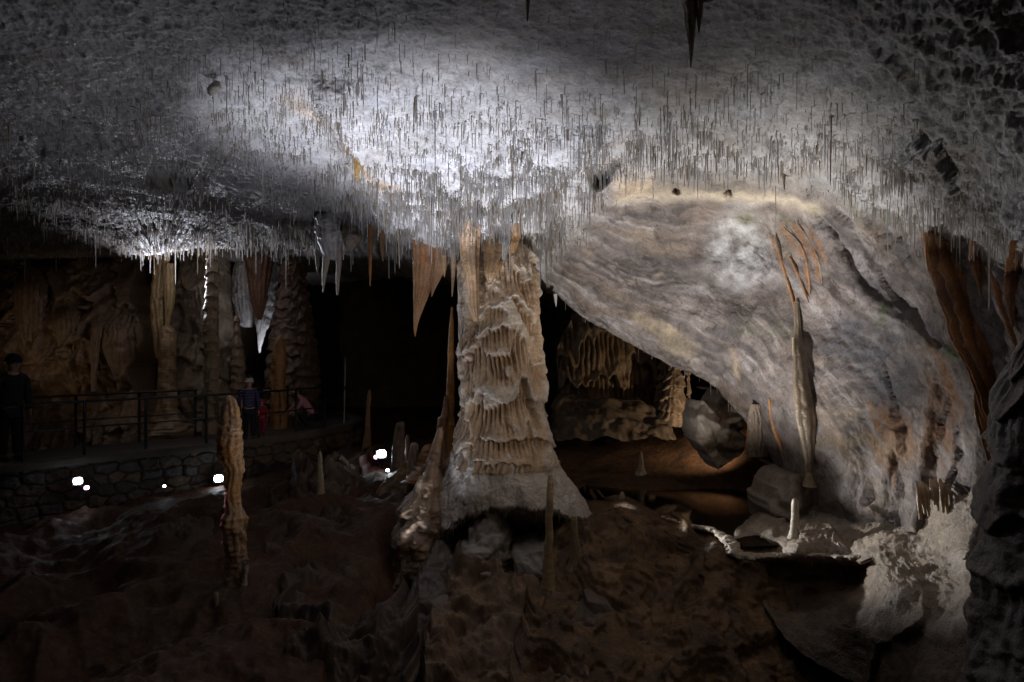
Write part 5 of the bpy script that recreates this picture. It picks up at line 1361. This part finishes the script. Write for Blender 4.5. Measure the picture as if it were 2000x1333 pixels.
    JU['neckt'] = (J['neckb'][0], J['neckb'][1] - 0.002, J['neckb'][2] + 0.03, 0.045, 0.047)
    skin('jacket', JU, [('pelvis', 'waist'), ('waist', 'chest'), ('chest', 'neckb'), ('neckb', 'neckt')] + [(a, b) for n_ in 'lr' for a, b in (('neckb', 'sh' + n_), ('sh' + n_, 'el' + n_), ('el' + n_, 'wr' + n_))], cfg['jacket'], r)
    JL = {}
    for k in ('pelvis', 'hpl', 'hpr', 'knl', 'knr', 'anl', 'anr'):
        j = J[k]; g = 1.22 if k[:2] != 'an' else 1.5
        JL[k] = (*j[:3], *(x * g for x in j[3:]))
    skin('trousers', JL, [('pelvis', 'hp' + n_) for n_ in 'lr'] + [(a, b) for n_ in 'lr' for a, b in (('hp' + n_, 'kn' + n_), ('kn' + n_, 'an' + n_))], cfg['trousers'], r)
    for n_ in 'lr':
        an = J['an' + n_]
        lump('shoe', (an[0], an[1] - 0.035, 0.022), (0.03, 0.075, 0.024), cfg.get('shoe', M_SHOE), r, 3, lambda v, V_: np.where(V_[:, 2:3] < -0.016, V_ * [1, 1, 0] + [0, 0, -0.02], V_))
    hat = cfg.get('hat')
    if hat is not None:
        def cut(v, V_):
            V_ = V_.copy()
            lo = v[:, 2] < -0.05
            V_[lo, 2] = -0.004 + 0.2 * (V_[lo, 2] + 0.004)
            return V_
        lump('hat', (0, hy + 0.008, hz + 0.025), (0.066, 0.074, cfg.get('hath', 0.062)), hat, r, 4, cut)
        tube('hat_brim', [(0.064 * math.cos(t), hy + 0.008 + 0.073 * math.sin(t), hz + 0.024 + 0.006 * math.sin(t)) for t in np.linspace(0, 2 * math.pi, 24)], 0.010, hat, None, 48, 8).parent = r
        if cfg.get('pom') is not None:
            def fz(v, V_): return V_ * (1 + 0.22 * perlin(v * 5.0))[:, None]
            lump('pompom', (0, hy + 0.03, hz + 0.105), (0.036,) * 3, cfg['pom'], r, 4, fz)
    else:
        lump('hair', (0, hy + 0.012, hz + 0.012), (0.064, 0.066, 0.066), cfg.get('hair', M_HAIR), r, 4, lambda v, V_: np.where((v[:, 1:2] < -0.45) & (v[:, 2:3] < 0.45), V_ * [0.8, 0.72, 1], V_))
    if cfg.get('glasses'):
        for s_ in (-1, 1):
            tube('glasses', [(s_ * 0.022 + 0.015 * math.cos(t), hy - 0.068, hz + 0.005 + 0.011 * math.sin(t)) for t in np.linspace(0, 2 * math.pi, 16)], 0.0022, M_RAIL, None, 32, 6).parent = r
            tube('temple', [(s_ * 0.037, hy - 0.066, hz + 0.008), (s_ * 0.058, hy - 0.02, hz + 0.008), (s_ * 0.058, hy + 0.006, hz + 0.006)], 0.002, M_RAIL, None, 12, 6).parent = r
    return r


R = math.radians
p_ = P(20, 905, 11.75)
person((p_[0], p_[1], PZ), 1.80, R(62), 'person in dark clothes, black beanie and glasses standing behind the railing at the far left', dict(jacket=M_NAVY, trousers=M_TROU, hat=M_WOOLB, glasses=True, hath=0.07, lean=0.10, hy=-0.022, arm_l=[(0.02, -0.02, -0.16), (0.02, -0.06, -0.32)]))
p_ = P(487, 866, 14.15)
person((p_[0], p_[1], PZ), 1.27, R(205), 'child with a white bobble hat and striped navy jacket seen from behind on the path', dict(jacket=M_KIDJ, trousers=M_TROU, hat=M_WOOLW, pom=M_WOOLB, hath=0.08, arm_r=[(0.02, -0.03, -0.15), (0.03, -0.10, -0.28)]))
p_ = P(511, 860, 14.75)
person((p_[0], p_[1], PZ), 0.78, R(185), 'toddler in a red jacket and magenta trousers half hidden beside the bobble-hat child', dict(jacket=M_REDJ, trousers=M_REDT, hat=M_REDJ, hath=0.07))
p_ = P(602, 838, 15.9)
person((p_[0], p_[1], PZ), 1.30, R(-60), 'person in a pink jacket crouching on the path near the oval hoop pole', dict(jacket=M_PINKJ, trousers=M_TROU, squat=0.85, lean=0.55, hair=M_HAIR, arm_l=[(0.0, -0.10, -0.12), (-0.01, -0.20, -0.2)], arm_r=[(0.0, -0.10, -0.12), (-0.01, -0.20, -0.2)]))
